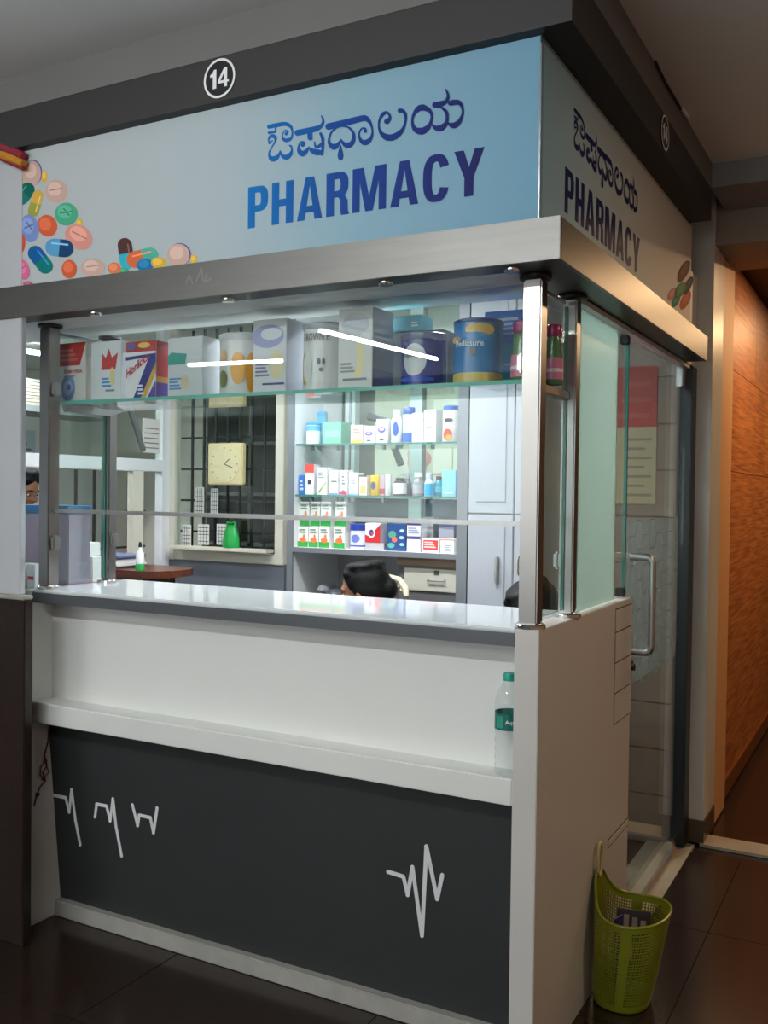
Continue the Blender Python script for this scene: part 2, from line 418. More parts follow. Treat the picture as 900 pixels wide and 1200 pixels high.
MB().box(-W, -0.066, 0.105, 0.15, 0.0, 0.055, 0.003).build('skirting', mat('skirting_white', (178, 176, 170), .5, noise=.25, scale=12), ct)
MB().box(-W, -0.066, 0.15, 0.17, 0.0, HC - .05).build('inner_panel', M_LAM, ct)
MB().box(-W, -0.066, 0.17, 0.45, 0.40, 0.42).box(-W, -0.066, 0.17, 0.45, 0.76, 0.78).build('inner_shelf', M_LAM, ct)
# laminate pieces let into the side panel, thin open joints round them
MB().box(0.0, 0.0006, 0.738, 0.9495, 0.783, HC - .018).build('joint_backing', mat('joint_dark', (92, 82, 74), .8), ct)
MB().box(0, .0006, .695, .9495, .395, .425).build('joint_backing', mat('joint_dark', (92, 82, 74), .8), ct)
zz = [HC - .02, 1.085, 0.985, 0.885, 0.785]
for k in range(4):
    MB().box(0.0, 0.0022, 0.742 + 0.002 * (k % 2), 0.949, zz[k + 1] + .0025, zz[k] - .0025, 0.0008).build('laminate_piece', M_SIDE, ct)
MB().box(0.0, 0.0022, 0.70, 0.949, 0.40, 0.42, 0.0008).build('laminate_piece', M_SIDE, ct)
# heartbeat marks on the dark panel
def poly_mark(pts, wpx):
    m_ = MB()
    P = []
    for u, v in pts:
        y_ = .1
        for _ in range(6): y_ = .0715 + (.717 - at(u, v, Y=y_).z) * .0952
        P.append(at(u, v, Y=y_))
    for i, (a, b) in enumerate(zip(P[:-1], P[1:])):
        t = (b - a).normalized(); n = Vector((-t.z, 0, t.x)) * (wpx * 0.5 / 360)
        m_.prism([a + n, b + n, b - n, a - n], (0, -0.0006 - .0001 * i, 0))
    for i, p in enumerate(P): m_.prism([p + Vector((math.cos(k * PI / 5), 0, math.sin(k * PI / 5))) * (wpx * 0.5 / 360) for k in range(10)], (0, -0.0016 - .0001 * i, 0))
    m_.build('heartbeat_mark', M_WHITE, lp)
def c1(p): return [(x * 340 / 729, 640 + y * 340 / 729) for x, y in p]
def c2(p): return [(280 + x * 420 / 900, 960 + y * 420 / 900) for x, y in p]
poly_mark(c1([(130, 625), (165, 632), (174, 668), (180, 612), (190, 690), (202, 750)]), 4.2)
poly_mark(c1([(239, 680), (243, 648), (268, 653), (277, 690), (284, 635), (292, 705), (306, 778)]), 4.2)
poly_mark(c1([(333, 650), (346, 702), (350, 676), (378, 682), (386, 720), (395, 658)]), 4.2)
poly_mark(c2([(375, 132), (413, 144), (424, 190), (436, 120), (460, 292), (471, 68), (498, 200), (511, 140)]), 4.4)
# red thread tied under the ledge
th = [(58, 850, .10), (56, 870, .098), (52, 885, .095), (55, 897, .094), (50, 905, .094), (53, 915, .09), (47, 922, .09), (43, 932, .088), (40, 944, .088)]
mb = MB().tube([at(u, v, X=-1.826) for u, v, _ in th], 0.0028, 6)
for u, v in ((53, 892), (51, 912), (44, 931)): mb.ell(at(u, v, X=-1.826), (0.006, 0.008, 0.008), 8, 6)
mb.tube([at(u, v, X=-1.826) for u, v in ((53, 892), (48, 899), (47, 908), (51, 912), (57, 905), (53, 892))], 0.0022, 6)
tag(mb.build('thread', mat('red_thread', (104, 40, 34), .8)), 'knotted dark red thread hanging under the white ledge', 'thread')

# ================================================================== CANOPY BAND AND SIGN
BY, BX, BZ0, BZ1, BEND = -0.1174, 0.0777, 2.093, 2.196, 1.83
cb = thing('canopy_band', 'brushed steel band wrapped around the canopy below the sign', 'canopy', (-0.9, 0.1, BZ0))
MB().box(-3.4, BX, BY, BY + .012, BZ0, BZ1, 0.001).build('front_sheet', M_BAND, cb)
MB().box(BX - .012, BX, BY + .0121, BEND, BZ0, BZ1, 0.001).build('side_sheet', M_BAND, cb)
MB().box(-3.4, BX - .013, BY + .013, -0.02, BZ0 + .002, BZ0 + .012).box(-0.07, BX - .013, -0.02, BEND, BZ0 + .002, BZ0 + .012).build('lip', M_BLACKMETAL, cb)
MB().box(-3.4, -0.071, -0.0195, 0.30, BZ0 + .002, BZ0 + .014).build('soffit', M_INT, cb)
MB().box(-3.4, BX - .013, BY + .013, 0.28, BZ1 - .016, BZ1 - .004).box(-.07, BX - .013, .28, BEND, BZ1 - .016, BZ1 - .004).build('top_sheet', M_BAND, cb)
for u in (112, 267, 452, 600):
    p = at(u, 349 + (267 - u) * .1, Y=-0.06)
    MB().lathe([(0.018, 0), (0.02, 0.004), (0.02, 0.012)], (p.x, -0.06, BZ0 - .008), 16).build('puck_light', M_CHROME, cb, True)
# faint chalk scribble on the band
mb = MB()
for pts in ([(218, 332), (222, 322), (226, 333)], [(230, 330), (236, 314), (238, 331)], [(242, 320), (240, 331), (248, 326)]):
    P = [at(u, v, Y=BY - .0004) for u, v in pts]
    for a, b in zip(P[:-1], P[1:]):
        t = (b - a).normalized(); n = Vector((-t.z, 0, t.x)) * .0022; mb.add([a + n, b + n, b - n, a - n], [(0, 1, 2, 3)])
mb.build('scribble', mat('chalk', (128, 128, 126), .8), cb)

SY, SX = -0.1034, 0.0189
sg = thing('pharmacy_sign', 'pale blue wrap-around pharmacy sign with printed pills', 'sign', (-0.9, 0.2, BZ1))
M_SIGN = grad('sign_print', [(0, (188, 193, 195)), (0.45, (174, 187, 193)), (0.72, (136, 172, 190)), (1, (114, 159, 185))], 'X', -1.8, 0.02)
M_SIGN2 = grad('sign_print_side', [(0, (140, 180, 200)), (0.25, (168, 188, 194)), (0.6, (196, 196, 190)), (1, (200, 196, 186))], 'Y', -0.1, 1.75)
MB().box(-1.80, SX, SY, SY + .02, BZ1 - .003, 2.6395).build('front_face', M_SIGN, sg)
MB().box(SX - .02, SX, SY + .0201, 1.76, BZ1 - .003, 2.6395).build('side_face', M_SIGN2, sg)
MB().box(SX - .003, SX + .0008, SY - .0008, SY + .003, BZ1, 2.638).build('corner_trim', M_CHROME, sg)
M_LET = grad('letter_print', [(0, (0, 112, 186)), (0.45, (6, 62, 142)), (0.8, (14, 32, 108)), (1, (16, 22, 88))], 'X', -0.87, -0.12, .6)
M_LET2 = mat('letter_print_side', (22, 30, 88), .6, spec=.2)
polys = word_geo('PHARMACY')
mb = MB()
for i, p in enumerate(polys): mb.add([(-0.853 + a * 0.727, SY - .0006 - i * .00001, 2.277 + b * 0.117) for a, b in p], [tuple(range(len(p)))])
mb.build('english_lettering', M_LET, sg)
mb = MB()
for i, p in enumerate(polys): mb.add([(SX + .0006 + i * .00001, 0.091 + a * 0.80, 2.266 + b * 0.118) for a, b in p], [tuple(range(len(p)))])
mb.build('english_lettering', M_LET2, sg)
# Kannada word, brush strokes of changing width (x, y, width)
KS = [
 [(40, 215, 36), (110, 200, 38), (185, 190, 36), (232, 215, 28), (246, 262, 16), (238, 312, 22), (200, 334, 34), (166, 322, 24), (159, 286, 12), (182, 246, 11), (206, 258, 18), (192, 276, 30)],
 [(100, 215, 16), (98, 262, 16)], [(40, 268, 24), (92, 260, 22)],
 [(44, 362, 14), (38, 325, 16), (62, 296, 30), (92, 305, 34), (98, 335, 20), (78, 375, 12), (50, 425, 14), (42, 460, 20), (64, 495, 46), (98, 492, 46), (128, 462, 24), (140, 422, 6)],
 [(140, 425, 6), (158, 468, 28), (195, 482, 46), (230, 455, 34), (242, 418, 18), (236, 388, 18), (222, 380, 14)],
 [(50, 350, 12), (72, 338, 12)],
 [(290, 268, 52), (400, 245, 50), (470, 226, 42), (506, 200, 28), (518, 168, 22), (510, 135, 16), (500, 118, 8)],
 [(400, 270, 44), (402, 312, 46)],
 [(338, 376, 34), (352, 352, 16), (322, 350, 14), (303, 390, 20), (308, 430, 40), (336, 452, 50), (368, 430, 34), (392, 392, 8)],
 [(394, 395, 8), (420, 425, 40), (465, 440, 54), (500, 440, 40)],
 [(494, 275, 24), (512, 318, 28), (514, 400, 24), (506, 460, 22)], [(440, 345, 8), (456, 395, 22), (505, 370, 30)],
 [(565, 214, 58), (700, 182, 56), (820, 152, 54), (890, 142, 50), (932, 186, 26), (950, 250, 16), (940, 310, 26), (905, 348, 46), (868, 352, 42), (840, 318, 24), (834, 272, 14), (856, 232, 14), (885, 232, 20), (888, 254, 34)],
 [(676, 325, 8), (650, 368, 30), (614, 392, 52), (580, 372, 36), (569, 328, 20), (590, 265, 14), (640, 220, 14), (690, 210, 14), (745, 225, 18), (780, 265, 26), (787, 310, 30), (770, 360, 40), (735, 378, 50), (700, 365, 34), (677, 328, 8)],
 [(673, 380, 6), (670, 430, 34), (670, 464, 48), (670, 486, 44)]]
K2 = [
 [(176, 358, 46), (202, 330, 26), (200, 300, 20), (175, 278, 24), (140, 295, 28), (115, 340, 20), (107, 390, 16), (122, 450, 28), (165, 490, 54), (215, 498, 56), (270, 474, 48), (320, 420, 26), (342, 350, 18), (340, 300, 26), (320, 266, 32), (292, 262, 40)],
 [(500, 235, 56), (552, 262, 36), (572, 310, 22), (560, 375, 28), (520, 425, 50), (475, 442, 60), (425, 425, 44), (403, 375, 22), (405, 320, 20), (430, 270, 34), (465, 240, 50), (500, 235, 56)],
 [(602, 212, 52), (660, 200, 46), (700, 178, 30), (715, 140, 24), (708, 100, 18), (692, 76, 12)],
 [(620, 232, 14), (660, 236, 22), (700, 275, 30), (708, 320, 26), (700, 368, 30), (665, 408, 50), (630, 418, 50), (598, 408, 34), (574, 378, 6)],
 [(718, 368, 6), (740, 388, 40), (775, 390, 50), (815, 355, 34), (843, 290, 18), (838, 230, 24), (812, 192, 40), (770, 190, 46), (738, 198, 44)]]
KP = []
for s_ in KS: KP += [[(310 + x / 7.5, 120 + y / 7.5) for x, y in q] for q in brush(s_)]
for s_ in K2: KP += [[(430 + x / 7.5, 95 + y / 7.5) for x, y in q] for q in brush(s_)]
KW = [[at(u, v, Y=SY) for u, v in q] for q in KP]
kx0 = min(p.x for q in KW for p in q); kx1 = max(p.x for q in KW for p in q)
kz0 = min(p.z for q in KW for p in q); kz1 = max(p.z for q in KW for p in q)
mb = MB()
for i, q in enumerate(KW): mb.add([(p.x, SY - .0006 - i * .000003, p.z) for p in q], [tuple(range(len(q)))])
mb.build('kannada_lettering', M_LET, sg)
mb = MB()
for i, q in enumerate(KW): mb.add([(SX + .0006 + i * .000003, 0.155 + (p.x - kx0) / (kx1 - kx0) * 0.69, 2.425 + (p.z - kz0) / (kz1 - kz0) * 0.135) for p in q], [tuple(range(len(q)))])
mb.build('kannada_lettering', M_LET2, sg)
# printed pills
def pill(cx, cy, rx, ry, ang, cols, kind='oval', place=None):
    """cols: one colour, or two for a capsule; pixel outline carried onto the sign face"""
    k = 260 / 900
    pl = place or (lambda x, y, d: (lambda p: (p.x, SY - d, max(p.z, BZ1 - .002)))(at(x * k, 160 + y * k, Y=SY)))
    ca, sa = math.cos(math.radians(ang)), math.sin(math.radians(ang))
    T = lambda a, b: (cx + a * ca - b * sa, cy + a * sa + b * ca)
    DEP[0] = 0.0004 + (DEP[0] - 0.0004 + 0.00006) % 0.0018
    d = DEP[0]
    def poly(pts, c, dd, par=None):
        m_ = MB().add([pl(*T(a, b), dd) for a, b in pts], [tuple(range(len(pts)))]); return m_.build('printed_pill' if par is None else 'pill_mark', c, par or sg)
    if kind == 'caps':
        h1 = [(-rx + ry + ry * math.cos(t), ry * math.sin(t)) for t in [PI / 2 + PI * i / 8 for i in range(9)]] + [(0, -ry), (0, ry)]
        h2 = [(rx - ry + ry * math.cos(t), ry * math.sin(t)) for t in [-PI / 2 + PI * i / 8 for i in range(9)]] + [(0, ry), (0, -ry)]
        o = poly(h1, ink(*cols[0]), d); poly(h2, ink(*cols[1]), d, o)
        poly([(-rx * .6, -ry * .55), (rx * .6, -ry * .55), (rx * .6, -ry * .35), (-rx * .6, -ry * .35)], ink(*[min(255, c + 50) for c in cols[0]]), d + .00002, o)
    else:
        if len(cols) > 1: poly([(rx * .12 + rx * math.cos(t), -ry * .06 + ry * 1.02 * math.sin(t)) for t in [2 * PI * i / 20 for i in range(20)]], ink(*cols[1]), d - .00003)
        o = poly([(rx * math.cos(t), ry * math.sin(t)) for t in [2 * PI * i / 20 for i in range(20)]], ink(*cols[0]), d)
        lt = ink(*[min(255, c + 22) for c in cols[0]])
        poly([(-.15 * rx + .62 * rx * math.cos(t), -.2 * ry + .6 * ry * math.sin(t)) for t in [2 * PI * i / 16 for i in range(16)]], lt, d + .00002, o)
        dk = ink(*[int(c * .72) for c in cols[0]])
        if kind in ('score', 'cross'): poly([(-rx * .6, -ry * .1), (rx * .5, -ry * .3), (rx * .52, -ry * .22), (-rx * .58, -ry * .02)], dk, d + .00004, o)
        if kind == 'cross': poly([(-rx * .3, -ry * .5), (-rx * .2, -ry * .52), (rx * .3, ry * .1), (rx * .2, ry * .14)], dk, d + .00004, o)
DEP = [0.0004]
BEI, YEL, ORA, PUR = (206, 172, 160), (222, 180, 70), (214, 98, 62), (104, 96, 160)
pill(180, 163, 13, 25, 0, [YEL]); pill(130, 150, 37, 52, 0, [BEI, PUR]); pill(84, 180, 15, 24, 0, [(216, 196, 90)])
pill(100, 232, 50, 30, -52, [(36, 122, 110), (22, 104, 92)], 'caps'); pill(145, 272, 56, 22, 106, [(218, 176, 84), (160, 164, 76)], 'caps')
pill(230, 222, 46, 47, 0, [BEI], 'score'); pill(270, 315, 47, 47, 0, [(80, 172, 138)], 'cross'); pill(80, 320, 12, 26, 0, [(222, 206, 120)])
pill(193, 362, 40, 45, -20, [ORA]); pill(121, 373, 38, 57, -8, [(124, 146, 204)], 'cross'); pill(322, 352, 14, 18, 0, [YEL])
pill(320, 408, 60, 48, 35, [(222, 152, 138)], 'score'); pill(84, 432, 20, 42, 0, [(206, 86, 60)])
pill(242, 452, 58, 36, 6, [(92, 160, 204), (34, 72, 112)], 'caps'); pill(165, 500, 64, 31, 52, [(26, 96, 158), (22, 122, 118)], 'caps')
pill(95, 540, 26, 43, -15, [(214, 112, 154)], 'score'); pill(282, 538, 31, 38, 0, [ORA]); pill(378, 532, 48, 38, 0, [BEI], 'score')
pill(115, 597, 20, 10, 0, [(190, 90, 120)]); pill(512, 475, 64, 29, 82, [(84, 56, 54), (58, 178, 200)], 'caps')
pill(500, 545, 26, 12, 0, [(70, 160, 120)]); pill(465, 535, 27, 24, 0, [(220, 124, 84)]); pill(580, 492, 66, 34, -14, [(214, 110, 70), (84, 178, 158)], 'caps')
pill(590, 522, 35, 26, 0, [(34, 118, 176)]); pill(645, 512, 31, 23, 0, [YEL]); pill(787, 497, 14, 18, 0, [YEL]); pill(725, 482, 46, 46, 0, [BEI, PUR])
# pills at the far end of the side face
for (u, v, rx, ry, c) in ((801, 318, 5, 14, (120, 84, 64)), (797, 340, 5, 10, (84, 150, 100)), (803, 352, 5, 12, (206, 100, 66)), (792, 352, 4, 9, (60, 140, 120)), (806, 335, 4, 12, (60, 66, 80)), (787, 345, 4, 8, (206, 150, 130))):
    pill(u, v, rx, ry, 25, [c], 'oval', lambda x, y, d: (lambda p: (SX + d, p.y, p.z))(at(x, y, X=SX)))
# round number badges on the beam
def badge(label, cx, cz, side):
    r = 0.056
    if side: P = lambda a, b, d: (0.105 + d, cx + a, cz + b); base = (0.106, cx, cz)
    else: P = lambda a, b, d: (cx + a, -0.14 - d, cz + b); base = (cx, -0.141, cz)
    t = thing('number_badge', label, 'badge', base)
    ring = [(math.cos(2 * PI * i / 36), math.sin(2 * PI * i / 36)) for i in range(36)]
    m_ = MB().add([P(a * r, b * r, 0.0005) for a, b in ring] + [P(a * r, b * r, 0.003) for a, b in ring], [tuple(range(36, 72))] + [(i, (i + 1) % 36, 36 + (i + 1) % 36, 36 + i) for i in range(36)])
    m_.build('disc', M_BLACK, t)
    V = []; F = []
    for rr in (1.0, 0.88):
        V += [P(a * r * rr, b * r * rr, 0.0038) for a, b in ring]
    F = [(i, (i + 1) % 36, 36 + (i + 1) % 36, 36 + i) for i in range(36)]
    MB().add(V, F).build('ring', M_WHITE, t)
    m_ = MB(); num = [[(.16, 0), (.36, 0), (.36, 1), (.22, 1), (.16, .88)], [(0, .64), (0, .76), (.16, .88), (.16, .64)],
        [(.8, 0), (.98, 0), (.98, 1), (.8, 1)], [(.8, 1), (.8, .74), (.6, .36), (.45, .36), (.45, .38)], [(.45, .22), (.8, .22), (.8, .36), (.45, .36)], [(.98, .22), (1.08, .22), (1.08, .36), (.98, .36)]]
    for q in num: m_.add([P(-0.033 + a * 0.062, -0.027 + b * 0.054, 0.0038) for a, b in q], [tuple(range(len(q)))])
    m_.build('numerals', M_WHITE, t)
badge('round black badge reading 14 above the front of the sign', -0.929, 2.703, False)
badge('round black badge reading 14 above the side of the sign', 0.838, 2.703, True)
# festive cloth garland at the top of the pillar
gl_ = thing('garland', 'red and yellow cloth garland at the top of the white pillar', 'garland', (-1.86, -0.125, 2.58))
for k, (c, dz) in enumerate((((150, 34, 58), 0.026), ((206, 140, 40), 0.0), ((150, 40, 40), -0.014))):
    P = [at(u, v, Y=-0.128) + Vector((0, 0, dz)) for u, v in ((-40, 165), (-15, 172), (0, 180), (14, 186), (28, 192))]
    MB().tube(P, [0.016, 0.017, 0.016, 0.015, 0.012] if k < 2 else 0.008, 10).build('cloth_fold', mat('garland_%d' % k, c, .8, noise=.3, scale=60), gl_, True)
MB().ell(at(2, 160, Y=-0.128), (0.014, 0.012, 0.022)).ell(at(-4, 146, Y=-0.128), (0.012, 0.012, 0.014)).build('flower', mat('garland_flower', (180, 176, 170), .8), gl_, True)
# loose cable end at the edge of the ceiling
cbl = thing('loose_cable', 'thin dark cable with a white broken end at the ceiling edge', 'cable', at(806, 137, X=.11))
MB().tube([at(u, v, X=.112) for u, v in ((768, 72), (780, 97), (792, 117), (800, 131))], .004, 6).build('cable', M_BLACK, cbl)
MB().tube([at(u, v, X=.114) for u, v in ((799, 128), (804, 134), (807, 139))], [.006, .008, .005], 8).build('white_tip', M_WHITE, cbl)

# ================================================================== GLAZING ABOVE THE COUNTER
def post(label, x, y, s=0.05):
    t = thing('steel_post', label, 'post', (x, y, HC), 'square steel posts of the glazing')
    h = s / 2
    MB().box(x - h, x + h, y - h, y + h, HC + .012, BZ0 - .012, 0.004).build('shaft', M_POST, t)
    MB().lathe([(.04, 0), (.04, .009), (.036, .012)], (x, y, HC), 24).build('base_collar', M_CHROME, t, True)
    MB().lathe([(.034, 0), (.042, .004), (.042, .012)], (x, y, BZ0 - .012), 24).build('top_collar', M_BLACKMETAL, t, True)
    for z in (1.34, 1.87): 
        sx = 1 if x < -1 else -1
        MB().box(x + sx * h, x + sx * (h + .018), y - .018, y + .018, z - .025, z + .025, 0.006).build('glass_clip', M_STEEL, t)
    return t
PXR, PXL, PY1, PY2 = -0.038, -1.80, 0.04, 0.325
post('thick steel post standing on the front right corner of the counter', PXR, PY1)
post('steel post on the right side of the counter, behind the corner post', -0.03, PY2, 0.042)
post('steel post standing on the front left corner of the counter', PXL, PY1)
post('steel post behind the front left corner post', PXL, PY2, 0.042)
# stay rods under the soffit
for x, lb in ((PXL, 'thin steel stay rod between the two left posts'), (PXR, 'thin steel stay rod between the two right posts')):
    tag(MB().cyl((x, PY1 + .045, BZ0 - .025), (x, PY2 - .045, BZ0 - .025), .005, 8).build('stay_rod', M_STEEL), lb, 'rod')
fp = thing('front_glass', 'large clear glass pane over the serving opening', 'glass pane', (-0.92, PY1, 1.45))
MB().box(PXL + .03, PXR - .03, PY1 - .004, PY1 + .004, 1.457, 2.075).build('pane', M_GLASS, fp)
MB().box(PXL + .026, PXR - .026, PY1 - .008, PY1 + .008, 1.444, 1.457, 0.002).build('bottom_rail', M_STEEL, fp)
def side_pane(label, x, y0, y1, z0, z1):
    t = thing('side_glass', label, 'glass pane', (x, (y0 + y1) / 2, z0))
    MB().box(x - .004, x + .004, y0, y1, z0, z1).build('pane', M_GLASSG, t)
    MB().box(x - .0045, x + .0045, y1, y1 + .002, z0, z1).build('polished_edge', M_GEDGE, t)
    return t
side_pane('narrow glass pane between the two left posts', PXL, PY1 + .028, PY2 - .026, 1.20, 2.06)
side_pane('narrow glass pane between the two right posts', PXR, PY1 + .028, PY2 - .026, 1.20, 2.06)
t = side_pane('fixed glass pane with a frosted strip beside the glass door', -0.03, PY2 + .026, 0.945, HC + .004, 2.075)
MB().box(-0.0255, -0.0235, 0.40, 0.80, HC + .006, 2.07).build('frosted_strip', M_FROST, t)
MB().box(-0.0255, -0.0235, 0.80, 0.806, HC + .006, 2.07).build('strip_edge', mat('pale_green_edge', (176, 226, 204), .2), t)
for z in (HC + .02, 2.055): MB().box(-0.045, -0.015, 0.90, 0.93, z - .015, z + .015, .003).build('glass_clip', M_BLACKMETAL, t)
# glass shelf
sh = thing('glass_shelf', 'greenish glass shelf across the window carrying tins and cartons', 'shelf', (-0.92, 0.22, 1.82))
ZS = 1.832
MB().box(PXL + .03, PXR - .03, 0.074, 0.375, ZS - .010, ZS).build('shelf_glass', M_GLASSG, sh)
MB().box(PXL + .03, PXR - .03, 0.0725, 0.074, ZS - .0105, ZS + .0005).box(PXR - .03, PXR - .0285, 0.074, .375, ZS - .0105, ZS + .0005).build('shelf_edge', M_GEDGE, sh)
for x in (PXL + .005, PXR - .035):
    MB().prism([(x, 0.09, ZS - .011), (x, 0.37, ZS - .011), (x, 0.30, ZS - .035), (x, 0.10, ZS - .035)], (0.03, 0, 0)).build('bracket', M_STEEL, sh)
MB().box(PXR - .01, PXR + .012, 0.07, 0.30, ZS - .035, ZS - .012, .002).build('bracket', M_STEEL, sh)

# ================================================================== GLASS DOOR
dr = thing('glass_door', 'frameless glass door with steel pull handle right of the counter', 'door', (-0.03, 1.45, 0.01))
DX = -0.03
MB().box(DX - .005, DX + .005, 0.958, 1.925, 0.012, 2.07).build('pane', M_GLASSG, dr)
MB().box(DX - .0055, DX + .0055, 0.955, 0.958, 0.012, 2.07).build('polished_edge', mat('door_edge', (60, 90, 88), .15, coat=.5), dr)
MB().tube(catmull([(DX + .005, 1.02, 1.315), (.035, 1.02, 1.315), (.05, 1.02, 1.30), (.052, 1.02, 1.27), (.052, 1.02, 1.03), (.05, 1.02, 1.0), (.035, 1.02, .985), (DX + .005, 1.02, .985)], 5), .0125, 12).build('pull_handle', M_STEEL, dr, True)
MB().box(DX - .02, DX + .02, .958, 1.03, .915, .955, .004).cyl((DX + .02, .99, .935), (DX + .034, .99, .935), .012, 12).build('lock', mat('bronze', (92, 70, 62), .3, .8), dr)
MB().box(DX - .012, DX + .012, 1.77, 1.925, .006, .075, .004).build('bottom_hinge', M_CHROME, dr)
MB().box(DX - .012, DX + .012, 1.80, 1.925, 1.99, 2.075, .004).build('top_hinge', M_CHROME, dr)
MB().box(DX - .008, DX + .008, .958, 1.77, .004, .02).build('bottom_rail', M_STEEL, dr)
# frosted honeycomb film
MB().box(DX + .0052, DX + .006, .962, 1.80, .86, 1.44).build('film', M_HAZE, dr)
hx = MB(); hr = .062
for i in range(8):
    for j in range(6):
        cy_, cz_ = 1.03 + i * hr * 1.5 * 1.13, .9 + j * hr * 1.75 + (i % 2) * hr * .875
        if cy_ > 1.78 or cz_ > 1.42: continue
        for k in range(6):
            a0, a1 = PI / 3 * k, PI / 3 * (k + 1)
            hx.add([(DX + .0066, cy_ + hr * r * math.cos(a), cz_ + hr * r * math.sin(a)) for r, a in ((1, a0), (1, a1), (.955, a1), (.955, a0))], [(0, 1, 2, 3)])
hx.build('honeycomb_print', mat('film_line', (150, 162, 162), .6), dr)
struct(MB().box(-0.06, 0.0, 1.93, 2.034, 0, BZ0, .003).build('door_1', mat('door_frame_dark', (46, 49, 51), .4, .4)), 'dark metal frame of the glass door', 'door frame')
# transom above the panes
struct(MB().box(-0.05, -0.01, .36, 1.93, 2.078, 2.094).build('trim_7', M_ALU), 'white track above the side glazing', 'track')

# ================================================================== INTERIOR SHELL
YB = 1.95; XL = -2.92; ZI = 2.45
struct(box('ceiling_inside', M_INT, -5.2, -0.02, 0.31, 3.7, ZI, ZI + .04), 'white ceiling inside the pharmacy', 'ceiling')
struct(MB().box(-5.2, -0.03, .30, .31, BZ0 + .014, ZI + .04).build('wall_front_inside', M_INT), 'white riser behind the canopy inside the pharmacy', 'wall')
struct(MB().box(-0.03, -0.005, .31, 2.03, 2.095, ZI + .04).build('wall_side_inside', M_INT), 'white wall above the side glazing', 'wall')
struct(MB().box(-5.3, -5.2, -.085, 3.7, 0, ZI + .04).build('wall_side_room', M_INT), 'pale wall of the side room', 'wall')
struct(MB().box(-5.3, -3.4, -.1, -.085, 0, 2.64).build('wall_side_room_front', M_INT), 'pale front wall of the side room', 'wall')
struct(MB().box(-5.3, .0, 3.7, 3.75, 0, ZI + .04).build('wall_back_room', mat('beige_wall', (224, 222, 208), .8, noise=.1, scale=2)), 'beige wall of the back room', 'wall')
struct(MB().box(-.02, 0, 2.3, 3.7, 0, ZI + .04).build('wall_back_room_side', M_INT), 'side wall of the back room', 'wall')
# tan tiled end wall seen through the door
bt = struct(MB().box(-0.56, -0.02, YB + .012, YB + .05, 0, ZI).build('wall_back', mat('tile_grout', (214, 206, 196), .7)), 'tan tiled strip of back wall beside the white cupboard', 'wall')
for k in range(12):
    for j in range(2):
        MB().box(-.555 + j * .268, -.555 + j * .268 + .264, YB, YB + .013, .004 + k * .205, .004 + k * .205 + .201, .001).build('wall_tile', M_TAN, bt)
# partition window in the back wall
def frame_win(name, label, x0, x1, z0, z1, y, m_, bars, bw=.055, cat='window'):
    wn = struct(MB().box(x0, x1, y, y + .05, z0, z0 + bw, .003).build(name, m_), label, cat)
    for x in bars: MB().box(x - bw / 2, x + bw / 2, y - .002, y + .052, z0 - .002, z1, .003).build('mullion', m_, wn)
    return wn
xa = at(200, 600, Y=YB).x; xb = at(327, 600, Y=YB).x
zsill = at(260, 650, Y=YB).z
wn = frame_win('window_1', 'cream framed window with black grille in the back wall', XL - .02, xb + .03, zsill - .04, ZI, YB, M_CREAM, [xa + .0, xb])
MB().box(xa + .03, xb - .03, YB + .02, YB + .026, zsill + .02, ZI).build('pane', M_GLASSG, wn)
MB().box(XL - .02, xb + .03, YB + .01, YB + .04, 0, zsill - .04).build('panel', M_GREYP, wn)
for k in range(9):
    x = xa + .09 + k * .085
    MB().box(x - .006, x + .006, YB + .075, YB + .087, zsill, ZI).build('grille_bar', M_BLACK, wn)
for z in (zsill + .12, zsill + .30, zsill + .48, zsill + .66, zsill + .84):
    MB().box(xa, xb, YB + .087, YB + .097, z - .006, z + .006).build('grille_bar', M_BLACK, wn)
# cartons on racks behind the grille
rk = thing('storage_rack', 'olive storage rack behind the black window grille', 'rack', (-2.5, 2.5, 0))
MB().box(-2.95, -1.95, 2.62, 2.64, 0, 2.3).build('back_panel', mat('olive_board', (142, 138, 112), .7, noise=.2, scale=4), rk)
for z in (.9, 1.2, 1.5, 1.8, 2.1): MB().box(-2.95, -1.95, 2.3, 2.62, z, z + .02).build('shelf', mat('rack_grey', (96, 98, 92), .5), rk)
for x in (-2.95, -2.62, -2.29, -1.97): MB().box(x, x + .02, 2.3, 2.62, 0, 2.3).build('upright', mat('rack_grey', (96, 98, 92), .5), rk)
# pinned sheets in the window
for k, (u, v, wd, hh) in enumerate(((214, 640, 14, 28), (232, 638, 18, 26), (254, 638, 16, 26), (229, 604, 14, 36), (247, 602, 12, 32))):
    p = at(u, v, Y=YB + .016); s_ = 224
    sp = thing('notice_sheet', ['white sheet pinned at the lower left of the back window', 'white ruled sheet pinned low in the middle of the back window', 'white ruled sheet pinned low beside the green bag', 'narrow printed calendar sheet pinned higher in the back window', 'printed calendar sheet pinned just under the clock'][k], 'paper', p)
    MB().box(p.x, p.x + wd / s_, YB + .014, YB + .016, p.z, p.z + hh / s_).build('sheet', col(214, 216, 210), sp)
    m_ = MB()
    for i in range(1, 6): m_.box(p.x + .004, p.x + wd / s_ - .004, YB + .0132, YB + .0138, p.z + hh / s_ * i / 6 - .002, p.z + hh / s_ * i / 6 + .002)
    for i in range(1, 4): m_.box(p.x + wd / s_ * i / 4 - .0015, p.x + wd / s_ * i / 4 + .0015, YB + .0132, YB + .0138, p.z + .006, p.z + hh / s_ - .006)
    m_.build('ruling', col(84, 88, 92), sp)
